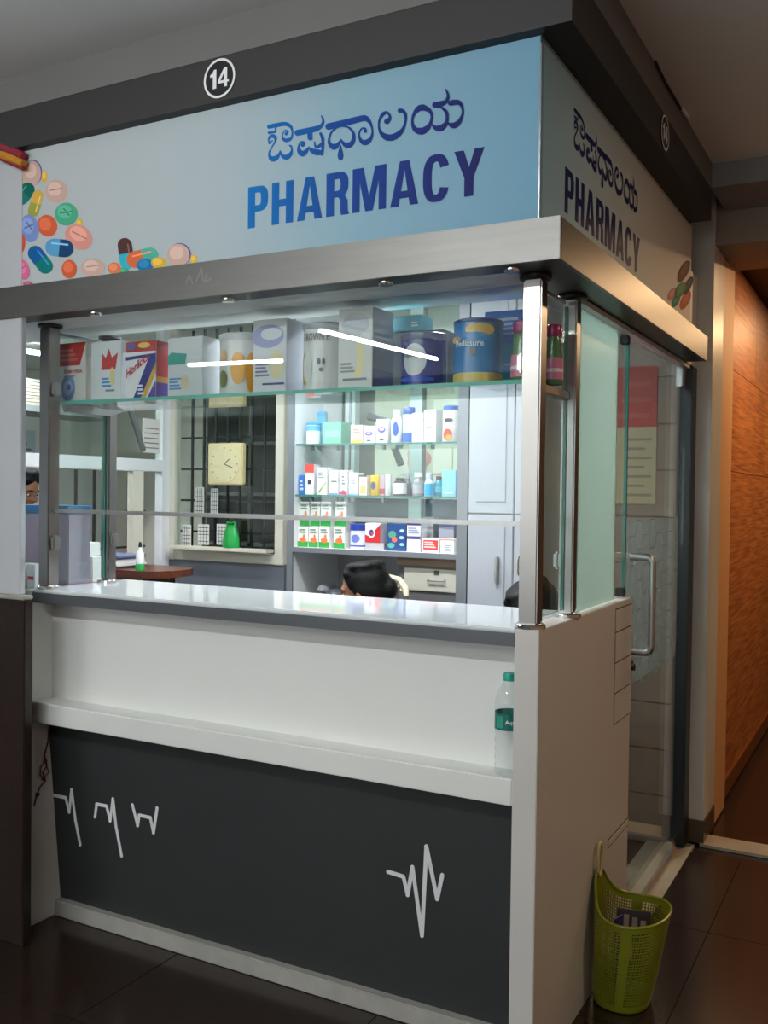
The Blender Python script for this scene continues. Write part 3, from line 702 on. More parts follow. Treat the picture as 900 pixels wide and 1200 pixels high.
# wall clock
a, b = at(243, 568, Y=1.91), at(284, 519, Y=1.91)
ck = thing('wall_clock', 'square cream wall clock hanging in front of the back window', 'clock', (a.x, 1.92, a.z))
MB().box(a.x, b.x, 1.91, 1.948, a.z, b.z, .006).build('case', mat('clock_cream', (222, 208, 160), .5), ck)
cx_, cz_ = (a.x + b.x) / 2, (a.z + b.z) / 2
MB().cyl((cx_, 1.9099, cz_), (cx_, 1.907, cz_), (b.x - a.x) * .43, 28).build('dial', mat('clock_dial', (226, 214, 172), .4), ck)
m_ = MB()
for k in range(12):
    an = PI / 6 * k; rr = (b.x - a.x) * .37
    m_.box(cx_ + rr * math.cos(an) - .003, cx_ + rr * math.cos(an) + .003, 1.9055, 1.9068, cz_ + rr * math.sin(an) - .003, cz_ + rr * math.sin(an) + .003)
m_.build('hour_marks', col(110, 96, 70), ck)
for an, ln_, nm in ((math.radians(38), .045, 'hour_hand'), (math.radians(-20), .06, 'minute_hand')):
    t_ = Vector((math.cos(an), 0, math.sin(an))); n_ = Vector((-t_.z, 0, t_.x)) * .002; c_ = Vector((cx_, 1.9055, cz_))
    MB().prism([c_ + n_, c_ + t_ * ln_ + n_, c_ + t_ * ln_ - n_, c_ - n_], (0, -.001, 0)).build(nm, col(60, 52, 44), ck)
# green bag on the sill
p = at(270, 642, Y=1.90)
gb = thing('plastic_bag', 'green plastic bag hanging below the clock at the window sill', 'bag', (p.x, 1.91, p.z))
MB().lathe([(.052, 0), (.056, .02), (.05, .06), (.038, .10), (.03, .115), (.034, .125)], (p.x, 1.905, p.z), 20, 1, .6).build('body', mat('green_plastic', (40, 178, 84), .35, noise=.35, scale=40, stretch=(1, 1, .2)), gb, True)
MB().tube([(p.x - .03, 1.905, p.z + .12), (p.x - .022, 1.905, p.z + .142), (p.x, 1.905, p.z + .135), (p.x + .022, 1.905, p.z + .142), (p.x + .03, 1.905, p.z + .12)], .006, 8).build('handle', mat('green_plastic', (40, 178, 84)), gb, True)
tag(MB().box(XL + .06, xb - .03, 1.875, 1.949, p.z - .02, p.z - .0005, .003).build('window_sill', M_CREAM), 'cream sill ledge below the back window', 'sill')

# left partition: white frame with a rail, glazed above
ys0, ys1 = .30, YB
wl = struct(MB().box(XL - .05, XL, ys0, ys1, 1.63, 1.70, .004).build('window_2', M_ALU), 'white framed glazed partition on the left side of the pharmacy', 'window')
for y in (.32, YB - .033): MB().box(XL - .052, XL + .002, y - .03, y + .03, 0, ZI).build('mullion', M_ALU, wl)
p = at(163, 600, X=XL); MB().box(XL - .05, XL - .005, p.y - .04, p.y + .04, 0, 1.63).build('mullion', M_CREAM, wl)
MB().box(XL - .028, XL - .022, .35, YB - .06, 1.70, ZI).build('pane', M_GLASSG, wl)
MB().box(XL - .05, XL, 1.2, YB - .06, 0, 1.02).build('panel', M_GREYP, wl)
for k in range(4):
    y = 1.32 + k * .13; MB().box(XL - .1, XL - .09, y, y + .014, 1.02, 1.63).build('grille_bar', M_BLACK, wl)
for z in (1.2, 1.4): MB().box(XL - .1, XL - .09, 1.25, 1.85, z, z + .012).build('grille_bar', M_BLACK, wl)
# dark stay and calendar on the partition
a, b = at(150, 472, X=XL + .018), at(168, 528, X=XL + .018)
tag(MB().tube([a, b], .016, 6).build('diagonal_stay', mat('stay_grey', (104, 108, 108), .5, .3)), 'dark grey diagonal stay in front of the left partition', 'stay')
a, b = at(168, 530, X=XL + .012), at(188, 492, X=XL + .012)
ca = thing('calendar', 'small hanging calendar on the left partition by the corner post', 'calendar', (XL + .012, a.y, a.z))
MB().box(XL + .003, XL + .008, a.y, b.y, a.z, b.z).build('sheet', col(220, 218, 210), ca)
m_ = MB()
for i in range(1, 6): m_.box(XL + .0085, XL + .0095, a.y + .01, b.y - .01, a.z + (b.z - a.z) * i / 7 - .003, a.z + (b.z - a.z) * i / 7 + .003)
m_.build('ruling', col(120, 124, 128), ca)
# stacked paper files on a high shelf in the side room, seen left of the front post
tag(MB().box(-4.6, -4.2, .55, 2.9, 2.03, 2.07).build('high_shelf', mat('shelf_grey', (150, 156, 156), .5)), 'grey high shelf in the side room', 'shelf')
for k in range(8):
    c = random.choice(((214, 206, 190), (226, 222, 214), (200, 186, 170), (208, 196, 190)))
    tag(MB().box(-4.56 + random.random() * .03, -4.22, .9 + random.random() * .05, 2.2, 2.071 + k * .022, 2.091 + k * .022, .002).build('paper_file', mat('file_%d_%d_%d' % c, c, .8)), ['lowest', 'second lowest', 'third from the bottom', 'fourth from the bottom', 'fourth from the top', 'third from the top', 'second from the top', 'topmost'][k] + ' flat paper file stacked on the high shelf', 'file', 'files stacked on the high shelf')
for k, (y, z, cc) in enumerate(((1.35, 1.62, (206, 196, 180)), (1.75, 1.66, (222, 220, 212)), (2.2, 1.6, (214, 210, 200)), (2.65, 1.64, (190, 208, 220)))):
    ps = thing('wall_notice', ['beige notice with dark lines on the side room wall', 'white notice on the side room wall beside the beige one', 'cream notice on the side room wall', 'pale blue notice on the side room wall'][k], 'notice', (-5.19, y, z))
    MB().box(-5.199, -5.192, y, y + .34, z, z + .34).build('sheet', col(*cc), ps)
    m_ = MB()
    for i in range(6): m_.box(-5.1915, -5.190, y + .03, y + .3 - (i % 3) * .04, z + .05 + i * .045, z + .062 + i * .045)
    m_.build('lines', col(110, 100, 96), ps)
# desk with papers and bottle
p0, p1 = at(205, 674, Y=1.5), at(125, 672, Y=1.25)
zt = at(200, 668, Y=1.4).z
dk = thing('wooden_desk', 'brown wooden desk top with rounded end under the back window', 'desk', (-2.7, 1.5, 0))
e0 = at(214, 670, Y=1.43)
pts = [(XL + .02, 1.25, zt - .035), (e0.x - .13, 1.25, zt - .035)] + [(e0.x - .13 + .13 * math.sin(i * PI / 8), 1.43 - .18 * math.cos(i * PI / 8), zt - .035) for i in range(1, 8)] + [(e0.x - .13, 1.61, zt - .035), (XL + .02, 1.61, zt - .035)]
MB().prism(pts, (0, 0, .035)).build('top', M_WOOD2, dk)
MB().box(XL + .03, e0.x - .16, 1.32, 1.56, 0, zt - .036).build('pedestal', M_WOOD2, dk)
for k in range(6):
    q = at(140, 664, Z=zt)
    tag(MB().box(q.x - .11 + random.uniform(-.015, .015), q.x + .10 + random.uniform(-.015, .015), 1.28, 1.5, zt + .001 + k * .011, zt + .011 + k * .011).rot(random.uniform(-.08, .08), (q.x, 1.4, 0)).build('booklet', col(*random.choice(((206, 208, 214), (120, 130, 168), (226, 226, 222))))), ['lowest', 'second lowest', 'third from the bottom', 'third from the top', 'second from the top', 'topmost'][k] + ' thin booklet piled on the wooden desk', 'booklet', 'booklets piled on the desk')
q = at(164, 668, Z=zt)
bo = thing('glue_bottle', 'small white bottle with green base and black cap on the desk', 'bottle', (q.x, q.y, zt))
MB().lathe([(.02, .03), (.02, .085), (.009, .1), (.008, .115)], (q.x, q.y, zt), 14).build('body', M_WHITE, bo, True)
MB().lathe([(.022, 0), (.024, .015), (.02, .032)], (q.x, q.y, zt), 14).build('green_base', mat('green_plastic', (40, 178, 84)), bo, True)
MB().lathe([(.009, .115), (.006, .14)], (q.x, q.y, zt), 10).build('cap', M_BLACK, bo, True)
# goods on the side counter left of the post
ZK = 1.17
def put(u, y): return at(u, 660, Y=y).x
x0, x1 = at(20, 640, Y=.20).x, at(80, 640, Y=.20).x
x1 = min(x1, -1.84)
zt2 = at(50, 592, Y=.2).z
dp = thing('display_carton', 'lilac display carton with blue top edge on the side counter', 'carton', ((x0 + x1) / 2, .25, ZK))
MB().box(x0, x1, .20, .31, ZK, zt2 - .03, .003).build('body', mat('lilac_card', (176, 176, 194), .3, noise=.25, scale=14, rgb2=(192, 166, 182)), dp)
MB().box(x0 - .003, x1 + .003, .195, .315, zt2 - .03, zt2, .002).build('lid', col(74, 140, 196), dp)
for k, u in enumerate((19, 31)):
    xx = at(u, 675, Y=.08).x
    bx_ = thing('small_carton', ['small white carton with red dash, beside the pillar edge', 'small white carton with red dash, nearest the front left post'][k], 'carton', (xx + .02, .1, ZK), 'white cartons with red dashes')
    MB().box(xx, xx + .042, .08, .14, ZK, ZK + .085, .002).build('body', M_WHITE, bx_)
    MB().box(xx + .006, xx + .036, .0792, .08, ZK + .03, ZK + .042).build('red_dash', col(206, 60, 70), bx_)
for k, (u0, u1, vt) in enumerate(((84, 108, 652), (86, 100, 636))):
    xx0, xx1 = at(u0, 660, Y=.35).x, at(u1, 660, Y=.35).x; z0_ = ZK if k == 0 else at(95, 652, Y=.35).z + .001
    tag(MB().box(xx0, xx1, .35, .43, z0_, at(95, vt, Y=.35).z, .003).build('white_box', col(222, 222, 220)), ['white box on the side counter beside the lilac carton', 'small white box lying on top of the white box'][k], 'box')

# ================================================================== SHELF UNIT AT THE BACK
UF = 1.50
ux0, ux1 = at(343, 600, Y=UF).x, at(540, 600, Y=UF).x
zr1, zr2, zr3 = at(440, 519, Y=UF + .02).z, at(440, 581, Y=UF + .02).z, at(440, 645, Y=UF + .02).z
un = thing('medicine_shelf', 'white open medicine shelf unit with grey edges and glass shelves', 'shelf unit', ((ux0 + ux1) / 2, 1.7, 0))
MU = mat('unit_white', (218, 220, 222), .4); MG = mat('unit_grey_edge', (128, 132, 138), .4, .3)
MB().box(ux0 - .02, ux0, UF + .012, YB, 0, ZI).build('side_panel', MU, un)
MB().box(ux1, ux1 + .02, UF + .012, YB, 0, ZI).build('side_panel', MU, un)
MB().box(ux0 - .032, ux0, UF, UF + .0118, 0, ZI).build('edge_strip', MG, un)
MB().box(ux1 - .02, ux1 + .03, UF, UF + .0118, 0, ZI).build('edge_strip', MG, un)
for z in (zr1, zr2): 
    s_ = MB().box(ux0 + .001, ux1 - .001, UF + .02, YB - .02, z - .008, z).build('glass_shelf_board', M_GLASSG, un)
    MB().box(ux0 + .001, ux1 - .001, UF + .0185, UF + .02, z - .0085, z + .0003).build('shelf_edge', mat('dark_glass_edge', (64, 120, 108), .2), s_)
    for x in (ux0 + .06, ux0 + .2, ux0 + .45, ux0 + .7): MB().box(x, x + .012, UF + .06, UF + .075, z - .03, z - .0086).build('shelf_support', MG, s_)
MB().box(ux0 + .001, ux1 - .001, UF + .004, YB - .02, zr3 - .022, zr3, .002).build('shelf_board', MU, un)
MB().box(ux0 + .001, ux1 - .001, UF + .001, UF + .0038, zr3 - .024, zr3).build('board_edge', MG, un)
MB().cyl((ux0 + .16, UF + .26, zr3), (ux0 + .16, UF + .26, ZI), .006, 8).build('rod', MG, un)
MB().box(ux0, ux1, YB - .018, YB - .012, zr3, ZI).build('glass_back', M_GLASSG, un)
MB().box(ux0, ux1, YB - .02, YB - .008, 0, zr3 - .03).build('back_panel', mat('grey_back', (150, 152, 154), .5), un)
# white mullions of the partition behind the unit
pw = struct(MB().box(ux0 - .02, ux1 + .02, YB + .0, YB + .05, 1.50, 1.55).build('window_3', M_ALU), 'white framed partition window behind the medicine shelf', 'window')
for u, wd in ((410, .06), (487, .07)):
    x = at(u, 500, Y=YB).x; MB().box(x - wd / 2, x + wd / 2, YB, YB + .05, 0, ZI).build('mullion', M_ALU, pw)
MB().box(ux0, ux1, YB + .02, YB + .026, 1.55, ZI).build('pane', M_GLASSG, pw)
MB().box(ux0, ux1, YB + .02, YB + .04, 0, 1.50).build('panel', M_GREYP, pw)
# dark stay seen behind, pinkish poster on back room wall
a, b = at(455, 500, Y=2.4), at(490, 560, Y=2.4)
tag(MB().tube([at(432, 488, Y=2.4), at(450, 492, Y=2.4), at(470, 545, Y=2.4)], .022, 6).build('wall_bracket', mat('stay_grey', (104, 108, 108))), 'grey angled bracket seen behind the medicine shelf', 'bracket')
ps = thing('flower_poster', 'pale poster with pink blotch on the wall behind the medicine shelf', 'poster', at(490, 560, Y=3.69))
a, b = at(470, 555, Y=3.69), at(530, 520, Y=3.69)
MB().box(a.x, b.x, 3.69, 3.698, a.z, b.z).build('sheet', col(222, 214, 204), ps)
m_ = MB(); c_ = (a + b) / 2
for k in range(5): m_.ell((a.x * .65 + b.x * .35 + .05 * math.cos(k * 1.26), 3.689, c_.z + .05 * math.sin(k * 1.26)), (.05, .002, .05), 10, 6)
m_.build('pink_print', col(214, 150, 150), ps)

# ---- products
def carton(name, label, u0, u1, vt, Y, zb, depth, rgb, prints=(), group=None, side=None, rot=0.0, X=None, bev=.0015):
    a = at(u0, vt, Y=Y); b = at(u1, vt, Y=Y); c = at((u0 + u1) / 2, vt, Y=Y)
    x0, x1, z1 = a.x, b.x, c.z; wd, h = x1 - x0, z1 - zb
    t = thing(name, label, 'carton', ((x0 + x1) / 2, Y + depth / 2, zb), group)
    piv = ((x0 + x1) / 2, Y + depth / 2, zb)
    MB().box(x0, x1, Y, Y + depth, zb, z1, bev).rot(rot, piv).build('body', mat('card_%d_%d_%d' % rgb, rgb, .4), t)
    for k, pr in enumerate(prints):
        d = .0005 + .0003 * k
        if pr[0] == 'text':
            _, s_, rgb2, fx0, fx1, fz0, fz1, sk = pr
            m_ = text_on(MB(), s_, (x0 + fx0 * wd, Y - d, zb + fz0 * h), ((fx1 - fx0) * wd, 0, sk * h), (0, 0, (fz1 - fz0) * h), .015); nm = 'lettering'
        elif pr[0] == 'disc':
            _, rgb2, cx, cz, rx, rz = pr
            P = [(x0 + (cx + rx * math.cos(2 * PI * i / 22)) * wd, Y - d, zb + (cz + rz * math.sin(2 * PI * i / 22)) * h) for i in range(22)]
            m_ = MB().add(P, [tuple(range(22))]); nm = 'print'
        elif pr[0] == 'lines':
            _, rgb2, fx0, fx1, fz0, fz1, n = pr; m_ = MB(); nm = 'small_print'
            for i in range(n):
                z = zb + h * (fz0 + (fz1 - fz0) * (i + .5) / n); e = fx1 - (fx1 - fx0) * .25 * ((i * 7) % 3) / 2; hh = h * (fz1 - fz0) / n * .28
                m_.add([(x0 + fx0 * wd, Y - d, z - hh), (x0 + e * wd, Y - d, z - hh), (x0 + e * wd, Y - d, z + hh), (x0 + fx0 * wd, Y - d, z + hh)], [(0, 1, 2, 3)])
        else:
            rgb2, P = pr; m_ = MB().add([(x0 + a_ * wd, Y - d, zb + b_ * h) for a_, b_ in P], [tuple(range(len(P)))]); nm = 'print'
        m_.rot(rot, piv).build(nm, col(*rgb2), t)
    if side:
        for k, (rgb2, z0_, z1_) in enumerate(side):
            MB().add([(x1 + .0006, Y + .002, zb + z0_ * h), (x1 + .0006, Y + depth - .002, zb + z0_ * h), (x1 + .0006, Y + depth - .002, zb + z1_ * h), (x1 + .0006, Y + .002, zb + z1_ * h)], [(0, 1, 2, 3)]).rot(rot, piv).build('side_print', col(*rgb2), t)
    return t
def Rr(c, x0, x1, z0, z1): return (c, [(x0, z0), (x1, z0), (x1, z1), (x0, z1)])
def tin(name, label, u0, u1, vt, Y, zb, rgb, lid, bands=(), lidh=.09, cat='tin', group=None, texts=(), neck=None, rough=.25, spots=()):
    """round tin, jar or bottle; bands = (colour, low, high) wrapped round it; neck = (cap radius share, shoulder height share)"""
    a = at(u0, vt, Y=Y); b = at(u1, vt, Y=Y); c = at((u0 + u1) / 2, vt, Y=Y)
    r = (b - a).length / 2 * .94; cx, z1 = (a.x + b.x) / 2, c.z; h = z1 - zb; cy = Y + r
    t = thing(name, label, cat, (cx, cy, zb), group); C0 = (cx, cy, zb)
    if neck:
        cr_, s_ = neck
        MB().lathe([(r * .93, 0), (r, h * .02), (r, h * s_), (r * .85, h * (s_ + .06)), (r * cr_ * .9, h * (s_ + .13)), (r * cr_ * .9, h * (1 - lidh))], C0, 22).build('body', mat('pack_%d_%d_%d' % rgb, rgb, rough), t, True)
        MB().lathe([(r * cr_, h * (1 - lidh)), (r * cr_, h * .985), (r * cr_ * .9, h)], C0, 18).build('cap', mat('pack_%d_%d_%d' % lid, lid, .35), t, True)
    else:
        MB().lathe([(r * .95, 0), (r, h * .015), (r, h * (1 - lidh))], C0, 28).build('body', mat('pack_%d_%d_%d' % rgb, rgb, rough), t, True)
        MB().lathe([(r * 1.02, h * (1 - lidh)), (r * 1.03, h * (1 - lidh) + .003), (r * 1.03, h * .98), (r * .95, h)], C0, 28).build('lid', mat('pack_%d_%d_%d' % lid, lid, .3), t, True)
    for k, (rgb2, z0_, z1_) in enumerate(bands):
        rr = r + .0006 + .0003 * k; V = []; n = 28
        for i in range(n): V += [(cx + rr * math.cos(2 * PI * i / n), cy + rr * math.sin(2 * PI * i / n), zb + z * h) for z in (z0_, z1_)]
        MB().add(V, [(2 * i, 2 * ((i + 1) % n), 2 * ((i + 1) % n) + 1, 2 * i + 1) for i in range(n)]).build('printed_band', mat('pack_%d_%d_%d' % rgb2, rgb2, .3), t, True)
    def wrap(ang, z, e): return (cx + (r + e) * math.sin(ang), cy - (r + e) * math.cos(ang), zb + z * h)
    for k, (rgb2, a0, cz, ra, rz) in enumerate(spots):
        P = [wrap(a0 + ra * q * math.cos(2 * PI * i / 24), cz + rz * q * math.sin(2 * PI * i / 24), .0022 + .0004 * k) for q in (1, .5) for i in range(24)] + [wrap(a0, cz, .0022 + .0004 * k)]
        F = [(i, (i + 1) % 24, 24 + (i + 1) % 24, 24 + i) for i in range(24)] + [(24 + i, 24 + (i + 1) % 24, 48) for i in range(24)]
        MB().add(P, F).build('print', mat('pack_%d_%d_%d' % rgb2, rgb2, .3), t, True)
    for (s_, rgb2, a0, a1, z0_, z1_) in texts:
        V, F = text_geo(s_, .015)
        MB().add([wrap(a0 + (a1 - a0) * x, z0_ + (z1_ - z0_) * y, .004) for x, y in V], F).build('lettering', col(*rgb2), t)
    return t

FS = 'cartons and tins on the front glass shelf'
Z1 = ZS + .0006
WHT, LGR, BLU, NAV = (224, 226, 226), (206, 210, 214), (40, 96, 178), (30, 44, 120)
carton('health_drink_carton', 'white carton with red top half and blue swirl, leftmost on glass shelf', 69, 101, 402, .12, Z1, .11, (224, 220, 216),
       [Rr((190, 56, 52), 0, 1, .62, 1), ((224, 220, 216), [(.78, .62), (1, .62), (1, 1), (.9, .82)]), ('lines', (214, 110, 104), .08, .7, .68, .92, 3), ('text', 'Ener-max', (190, 60, 64), .22, .88, .49, .57, 0), ('disc', (120, 150, 204), .36, .24, .26, .22), ('disc', (170, 190, 222), .36, .24, .16, .13), ('disc', (90, 110, 190), .4, .26, .08, .05), ('lines', (150, 150, 150), .22, .6, .42, .46, 1)], FS, [((214, 208, 202), 0, 1)])
carton('health_drink_carton', 'white pouch carton with red flash and blue lines, second on glass shelf', 107, 142, 400, .12, Z1, .10, (214, 218, 222),
       [((192, 52, 54), [(.35, .52), (.82, .52), (.9, .8), (.7, .72), (.6, .88), (.5, .72), (.38, .8)]), ('lines', (60, 140, 200), .38, .68, .22, .4, 3), ('disc', (222, 206, 140), .72, .4, .08, .16), ('lines', (120, 130, 150), .5, .8, .14, .2, 1)], FS)
carton('health_drink_carton', 'white, blue and red carton with slanting red drink name', 148, 183, 400, .11, Z1, .10, (226, 226, 230),
       [Rr((178, 44, 50), 0, 1, .82, 1), ('disc', (220, 190, 70), .6, .93, .2, .05), ('disc', (80, 90, 160), .18, .92, .14, .06), ((30, 40, 130), [(.0, .74), (1, .78), (1, .62), (.5, 0), (.25, 0), (.78, .72), (.0, .68)]), ((206, 160, 70), [(1, .62), (1, .45), (.66, 0), (.5, 0)]), ((86, 64, 150), [(1, .3), (1, 0), (.72, 0)]), ('text', 'Horlicks', (190, 30, 60), .03, .74, .36, .52, .3), ('lines', (220, 224, 240), .42, .62, .06, .26, 3)], FS,
       [((176, 44, 50), .38, 1), ((200, 150, 70), .28, .38), ((86, 64, 150), 0, .28)])
carton('formula_carton', 'grey-white carton with teal patch behind the light reflection', 197, 238, 395, .12, Z1, .10, (196, 202, 206),
       [((40, 150, 138), [(0, .55), (.5, .55), (.55, .72), (.1, .76), (0, .7)]), ('lines', (70, 140, 190), .05, .4, .12, .34, 4), ('disc', (204, 190, 160), .5, .25, .12, .12)], FS)
tin('formula_tin', 'pale tin with orange-yellow blocks between grey and purple cartons', 244, 296, 389, .10, Z1, (206, 208, 208), (190, 194, 196), [], .12, 'tin', FS,
    spots=[((226, 158, 40), .35, .42, .30, .26), ((220, 150, 40), .85, .35, .2, .32), ((120, 130, 80), -.35, .25, .25, .14), ((222, 170, 120), -.3, .62, .2, .1)])
carton('formula_carton', 'white carton with lilac oval and blue lines, left of the grey-lid tin', 297, 336, 374, .12, Z1, .11, (206, 208, 214),
       [('disc', (150, 154, 200), .45, .77, .48, .16), ('disc', (214, 216, 226), .55, .8, .32, .08), ('disc', (214, 204, 160), .72, .38, .22, .2), ('lines', (110, 114, 150), .08, .5, .22, .42, 4), ('lines', (70, 72, 140), .3, .95, .1, .15, 1)], FS, [((186, 190, 204), 0, 1)])
tin('formula_tin', 'white tin with grey lid and gold swirl in the middle of the shelf', 344, 393, 377, .10, Z1, (218, 220, 220), (150, 156, 166), [], .1, 'tin', FS,
    texts=[('GROWN B', (120, 112, 104), -.6, .7, .72, .84)], spots=[((176, 140, 60), -.55, .32, .28, .24), ((218, 220, 220), -.35, .34, .28, .22), ((70, 72, 80), .25, .42, .07, .05), ((70, 72, 80), .45, .42, .06, .05), ((90, 92, 100), .35, .3, .09, .03)])
carton('formula_carton', 'tallest pale carton with cream flame print under the bright reflection', 397, 437, 361, .12, Z1, .13, (206, 208, 206),
       [('disc', (184, 188, 200), .5, .8, .4, .14), ('disc', (226, 214, 160), .58, .38, .18, .26), ('disc', (206, 208, 206), .46, .42, .1, .2), ('lines', (140, 142, 150), .08, .5, .2, .34, 3), ('lines', (120, 124, 140), .15, .85, .1, .15, 1)], FS, [((190, 192, 198), .25, 1), ((140, 136, 180), 0, .25)])
tin('formula_tin', 'dark blue tin with silver shield label', 460, 512, 388, .10, Z1, (32, 44, 122), (52, 70, 110), [], .14, 'tin', FS,
    texts=[('optima', (70, 76, 90), -.5, .45, .5, .6)], spots=[((190, 196, 202), 0, .48, .55, .3), ((60, 90, 190), 0, .12, .9, .05)])
tin('formula_tin', 'tall blue tin with gold waves next to the corner', 521, 579, 372, .09, Z1, (24, 112, 172), (34, 60, 128), [((206, 186, 110), .0, .16)], .06, 'tin', FS,
    texts=[('Pediasure', (206, 226, 236), -.6, .6, .56, .66)], spots=[((200, 160, 70), .45, .82, .6, .1), ((196, 150, 60), -.7, .68, .35, .05), ((26, 120, 182), .15, .7, .7, .08), ((90, 80, 60), .2, .48, .12, .06)])
BX_ = 'turquoise cartons at the back of the glass shelf'
carton('turquoise_carton', 'turquoise carton lying behind the dark blue tin', 455, 494, 370, .27, at(487, 388, Y=.28).z + .002, .08, (92, 196, 214), [('lines', (220, 240, 244), .7, .9, .2, .6, 2)], BX_)
carton('turquoise_carton', 'dark grey carton supporting the turquoise one behind the blue tin', 455, 520, 388, .28, Z1, .08, (84, 96, 108), [], BX_)
carton('turquoise_carton', 'turquoise carton behind the pink bottle, lower of two', 572, 612, 402, .27, Z1, .08, (88, 192, 212), [('lines', (200, 232, 238), .1, .9, .5, .56, 1)], BX_)
carton('blue_carton', 'bright blue carton on top of the turquoise ones near the corner post', 568, 612, 364, .27, at(590, 402, Y=.27).z + .001, .08, (44, 120, 206), [('lines', (190, 214, 240), .3, .9, .2, .8, 4)], BX_)
def lotion(label, u0, u1, Y):
    a = at(u0, 438, Y=Y); b = at(u1, 438, Y=Y); r = (b - a).length / 2; c = ((a.x + b.x) / 2, Y + r, Z1); h = .165
    t = thing('lotion_bottle', label, 'bottle', c, 'green and pink lotion bottles')
    MB().lathe([(r * .9, 0), (r, .01), (r * .95, h * .45), (r * .8, h * .6), (r * .85, h * .7), (r * .7, h * .8)], c, 20).build('body', mat('lotion_green', (84, 122, 84), .2), t, True)
    MB().lathe([(r * 1.006, h * .08), (r * .975, h * .44)], c, 20).build('label_wrap', mat('lotion_pink', (206, 120, 150), .3), t, True)
    MB().lathe([(r * .78, h * .8), (r * .84, h * .83), (r * .84, h * .97), (r * .7, h)], c, 20).build('cap', mat('lotion_cap', (150, 44, 96), .25), t, True)
    MB().lathe([(r * 1.012, h * .2), (r * 1.0, h * .26)], c, 20).build('label_line', col(226, 210, 216), t, True)
lotion('green and pink bottle with magenta cap left of the corner post', 594, 621, .11)
lotion('green and pink bottle with magenta cap seen between the two right posts', 635, 656, .20)

# ---- back shelf goods
R1, R2, R3 = 'goods on the top back shelf', 'goods on the middle back shelf', 'goods on the bottom back shelf'
Yq = UF + .04
tin('jar', 'light blue and white jar at the left end of top back shelf', 355, 371, 495, Yq, zr1, (206, 220, 230), (80, 150, 206), [((96, 164, 214), .62, .85)], .12, 'jar', R1)
tin('jar', 'teal jar standing behind the light blue jar on top back shelf', 365, 379, 482, Yq + .17, zr1, (98, 168, 196), (70, 140, 176), [], .12, 'jar', R1)
carton('green_box', 'translucent green box on top back shelf', 379, 400, 494, Yq, zr1, .1, (104, 168, 144), [Rr((130, 190, 166), .1, .9, .3, .6)], R1)
carton('medicine_carton', 'beige and pink carton with yellow base on top back shelf', 411, 425, 498, Yq, zr1, .06, (210, 192, 182), [Rr((222, 170, 80), .05, .95, 0, .2), ('lines', (190, 120, 110), .2, .8, .55, .8, 2)], R1)
for k, (u0, u1, vt) in enumerate(((426, 439, 499), (441, 454, 491))):
    carton('medicine_carton', ['shorter white carton with purple oval on top back shelf', 'taller white carton with purple oval on top back shelf'][k], u0, u1, vt, Yq, zr1, .06, (222, 222, 226), [('disc', (88, 76, 170), .5, .55, .36, .13), ('disc', (214, 214, 240), .5, .57, .2, .05), Rr((80, 74, 90), .3, .7, .1, .2)], R1)
tin('bottle', 'white bottle with blue droplet label on top back shelf', 456, 469, 480, Yq, zr1, (222, 226, 230), (206, 212, 216), [], .22, 'bottle', R1, neck=(.7, .68), spots=[((38, 84, 180), .2, .42, .5, .22)])
tin('bottle', 'blue and white bottle with blue cap on top back shelf', 470, 483, 477, Yq, zr1, (206, 216, 230), (36, 74, 156), [((44, 92, 184), .02, .28)], .2, 'bottle', R1)
carton('medicine_carton', 'plain white carton right of the blue capped bottle', 483, 496, 484, Yq, zr1, .06, (226, 228, 230), [('lines', (150, 154, 160), .25, .75, .35, .55, 2)], R1)
carton('medicine_carton', 'tall pale grey carton on top back shelf', 497, 511, 480, Yq, zr1, .07, (216, 218, 220), [('lines', (120, 124, 130), .2, .8, .45, .5, 1)], R1)
tin('jar', 'white jar with blue lid and red fruit print on top back shelf', 516, 535, 475, Yq - .02, zr1, (226, 222, 222), (44, 92, 176), [], .12, 'jar', R1, spots=[((196, 62, 44), -.1, .2, .6, .16), ((226, 150, 60), .1, .12, .4, .08), ((70, 50, 60), 0, .6, .55, .05)])
row2 = [('slim blue carton at the left end of middle back shelf', 350, 357, 557, (58, 110, 186), [('lines', (200, 214, 232), .2, .8, .2, .8, 3)]),
        ('white carton with red top on middle back shelf', 358, 368, 544, (222, 218, 222), [Rr((220, 84, 76), 0, 1, .72, 1), Rr((60, 64, 80), .3, .7, .35, .48)]),
        ('white carton with slanting green stripe on middle back shelf', 371, 383, 548, (224, 226, 224), [((132, 168, 66), [(.1, .08), (.3, .08), (.95, .42), (.95, .5)]), ('lines', (150, 156, 160), .15, .8, .6, .85, 3)]),
        ('white carton with olive edge on middle back shelf', 385, 396, 551, (222, 224, 222), [Rr((150, 160, 70), 0, .1, 0, 1), Rr((80, 140, 190), .1, 1, 0, .08), ('lines', (90, 94, 100), .3, .9, .5, .6, 1)]),
        ('white carton with magenta wave at the base', 398, 407, 551, (226, 226, 228), [((186, 50, 106), [(0, .04), (1, .0), (1, .14), (.5, .22), (0, .12)]), ('lines', (120, 120, 130), .3, .7, .4, .8, 3)]),
        ('white carton with pale blue base on middle back shelf', 409, 419, 554, (222, 226, 228), [Rr((120, 176, 204), 0, 1, 0, .08), ('lines', (160, 164, 170), .2, .8, .5, .7, 2)]),
        ('white carton with orange label on middle back shelf', 421, 430, 557, (224, 218, 210), [Rr((226, 178, 110), .15, .85, .1, .5), Rr((60, 50, 60), 0, 1, .93, 1)])]
for lb, u0, u1, vt, c, pr in row2: carton('medicine_carton', lb, u0, u1, vt, Yq, zr2, .06, c, pr, R2)
tin('bottle', 'bright yellow rounded bottle on middle back shelf', 432, 443, 557, Yq, zr2, (228, 190, 40), (224, 186, 44), [], .08, 'bottle', R2, spots=[((70, 80, 120), 0, .5, .5, .2)])
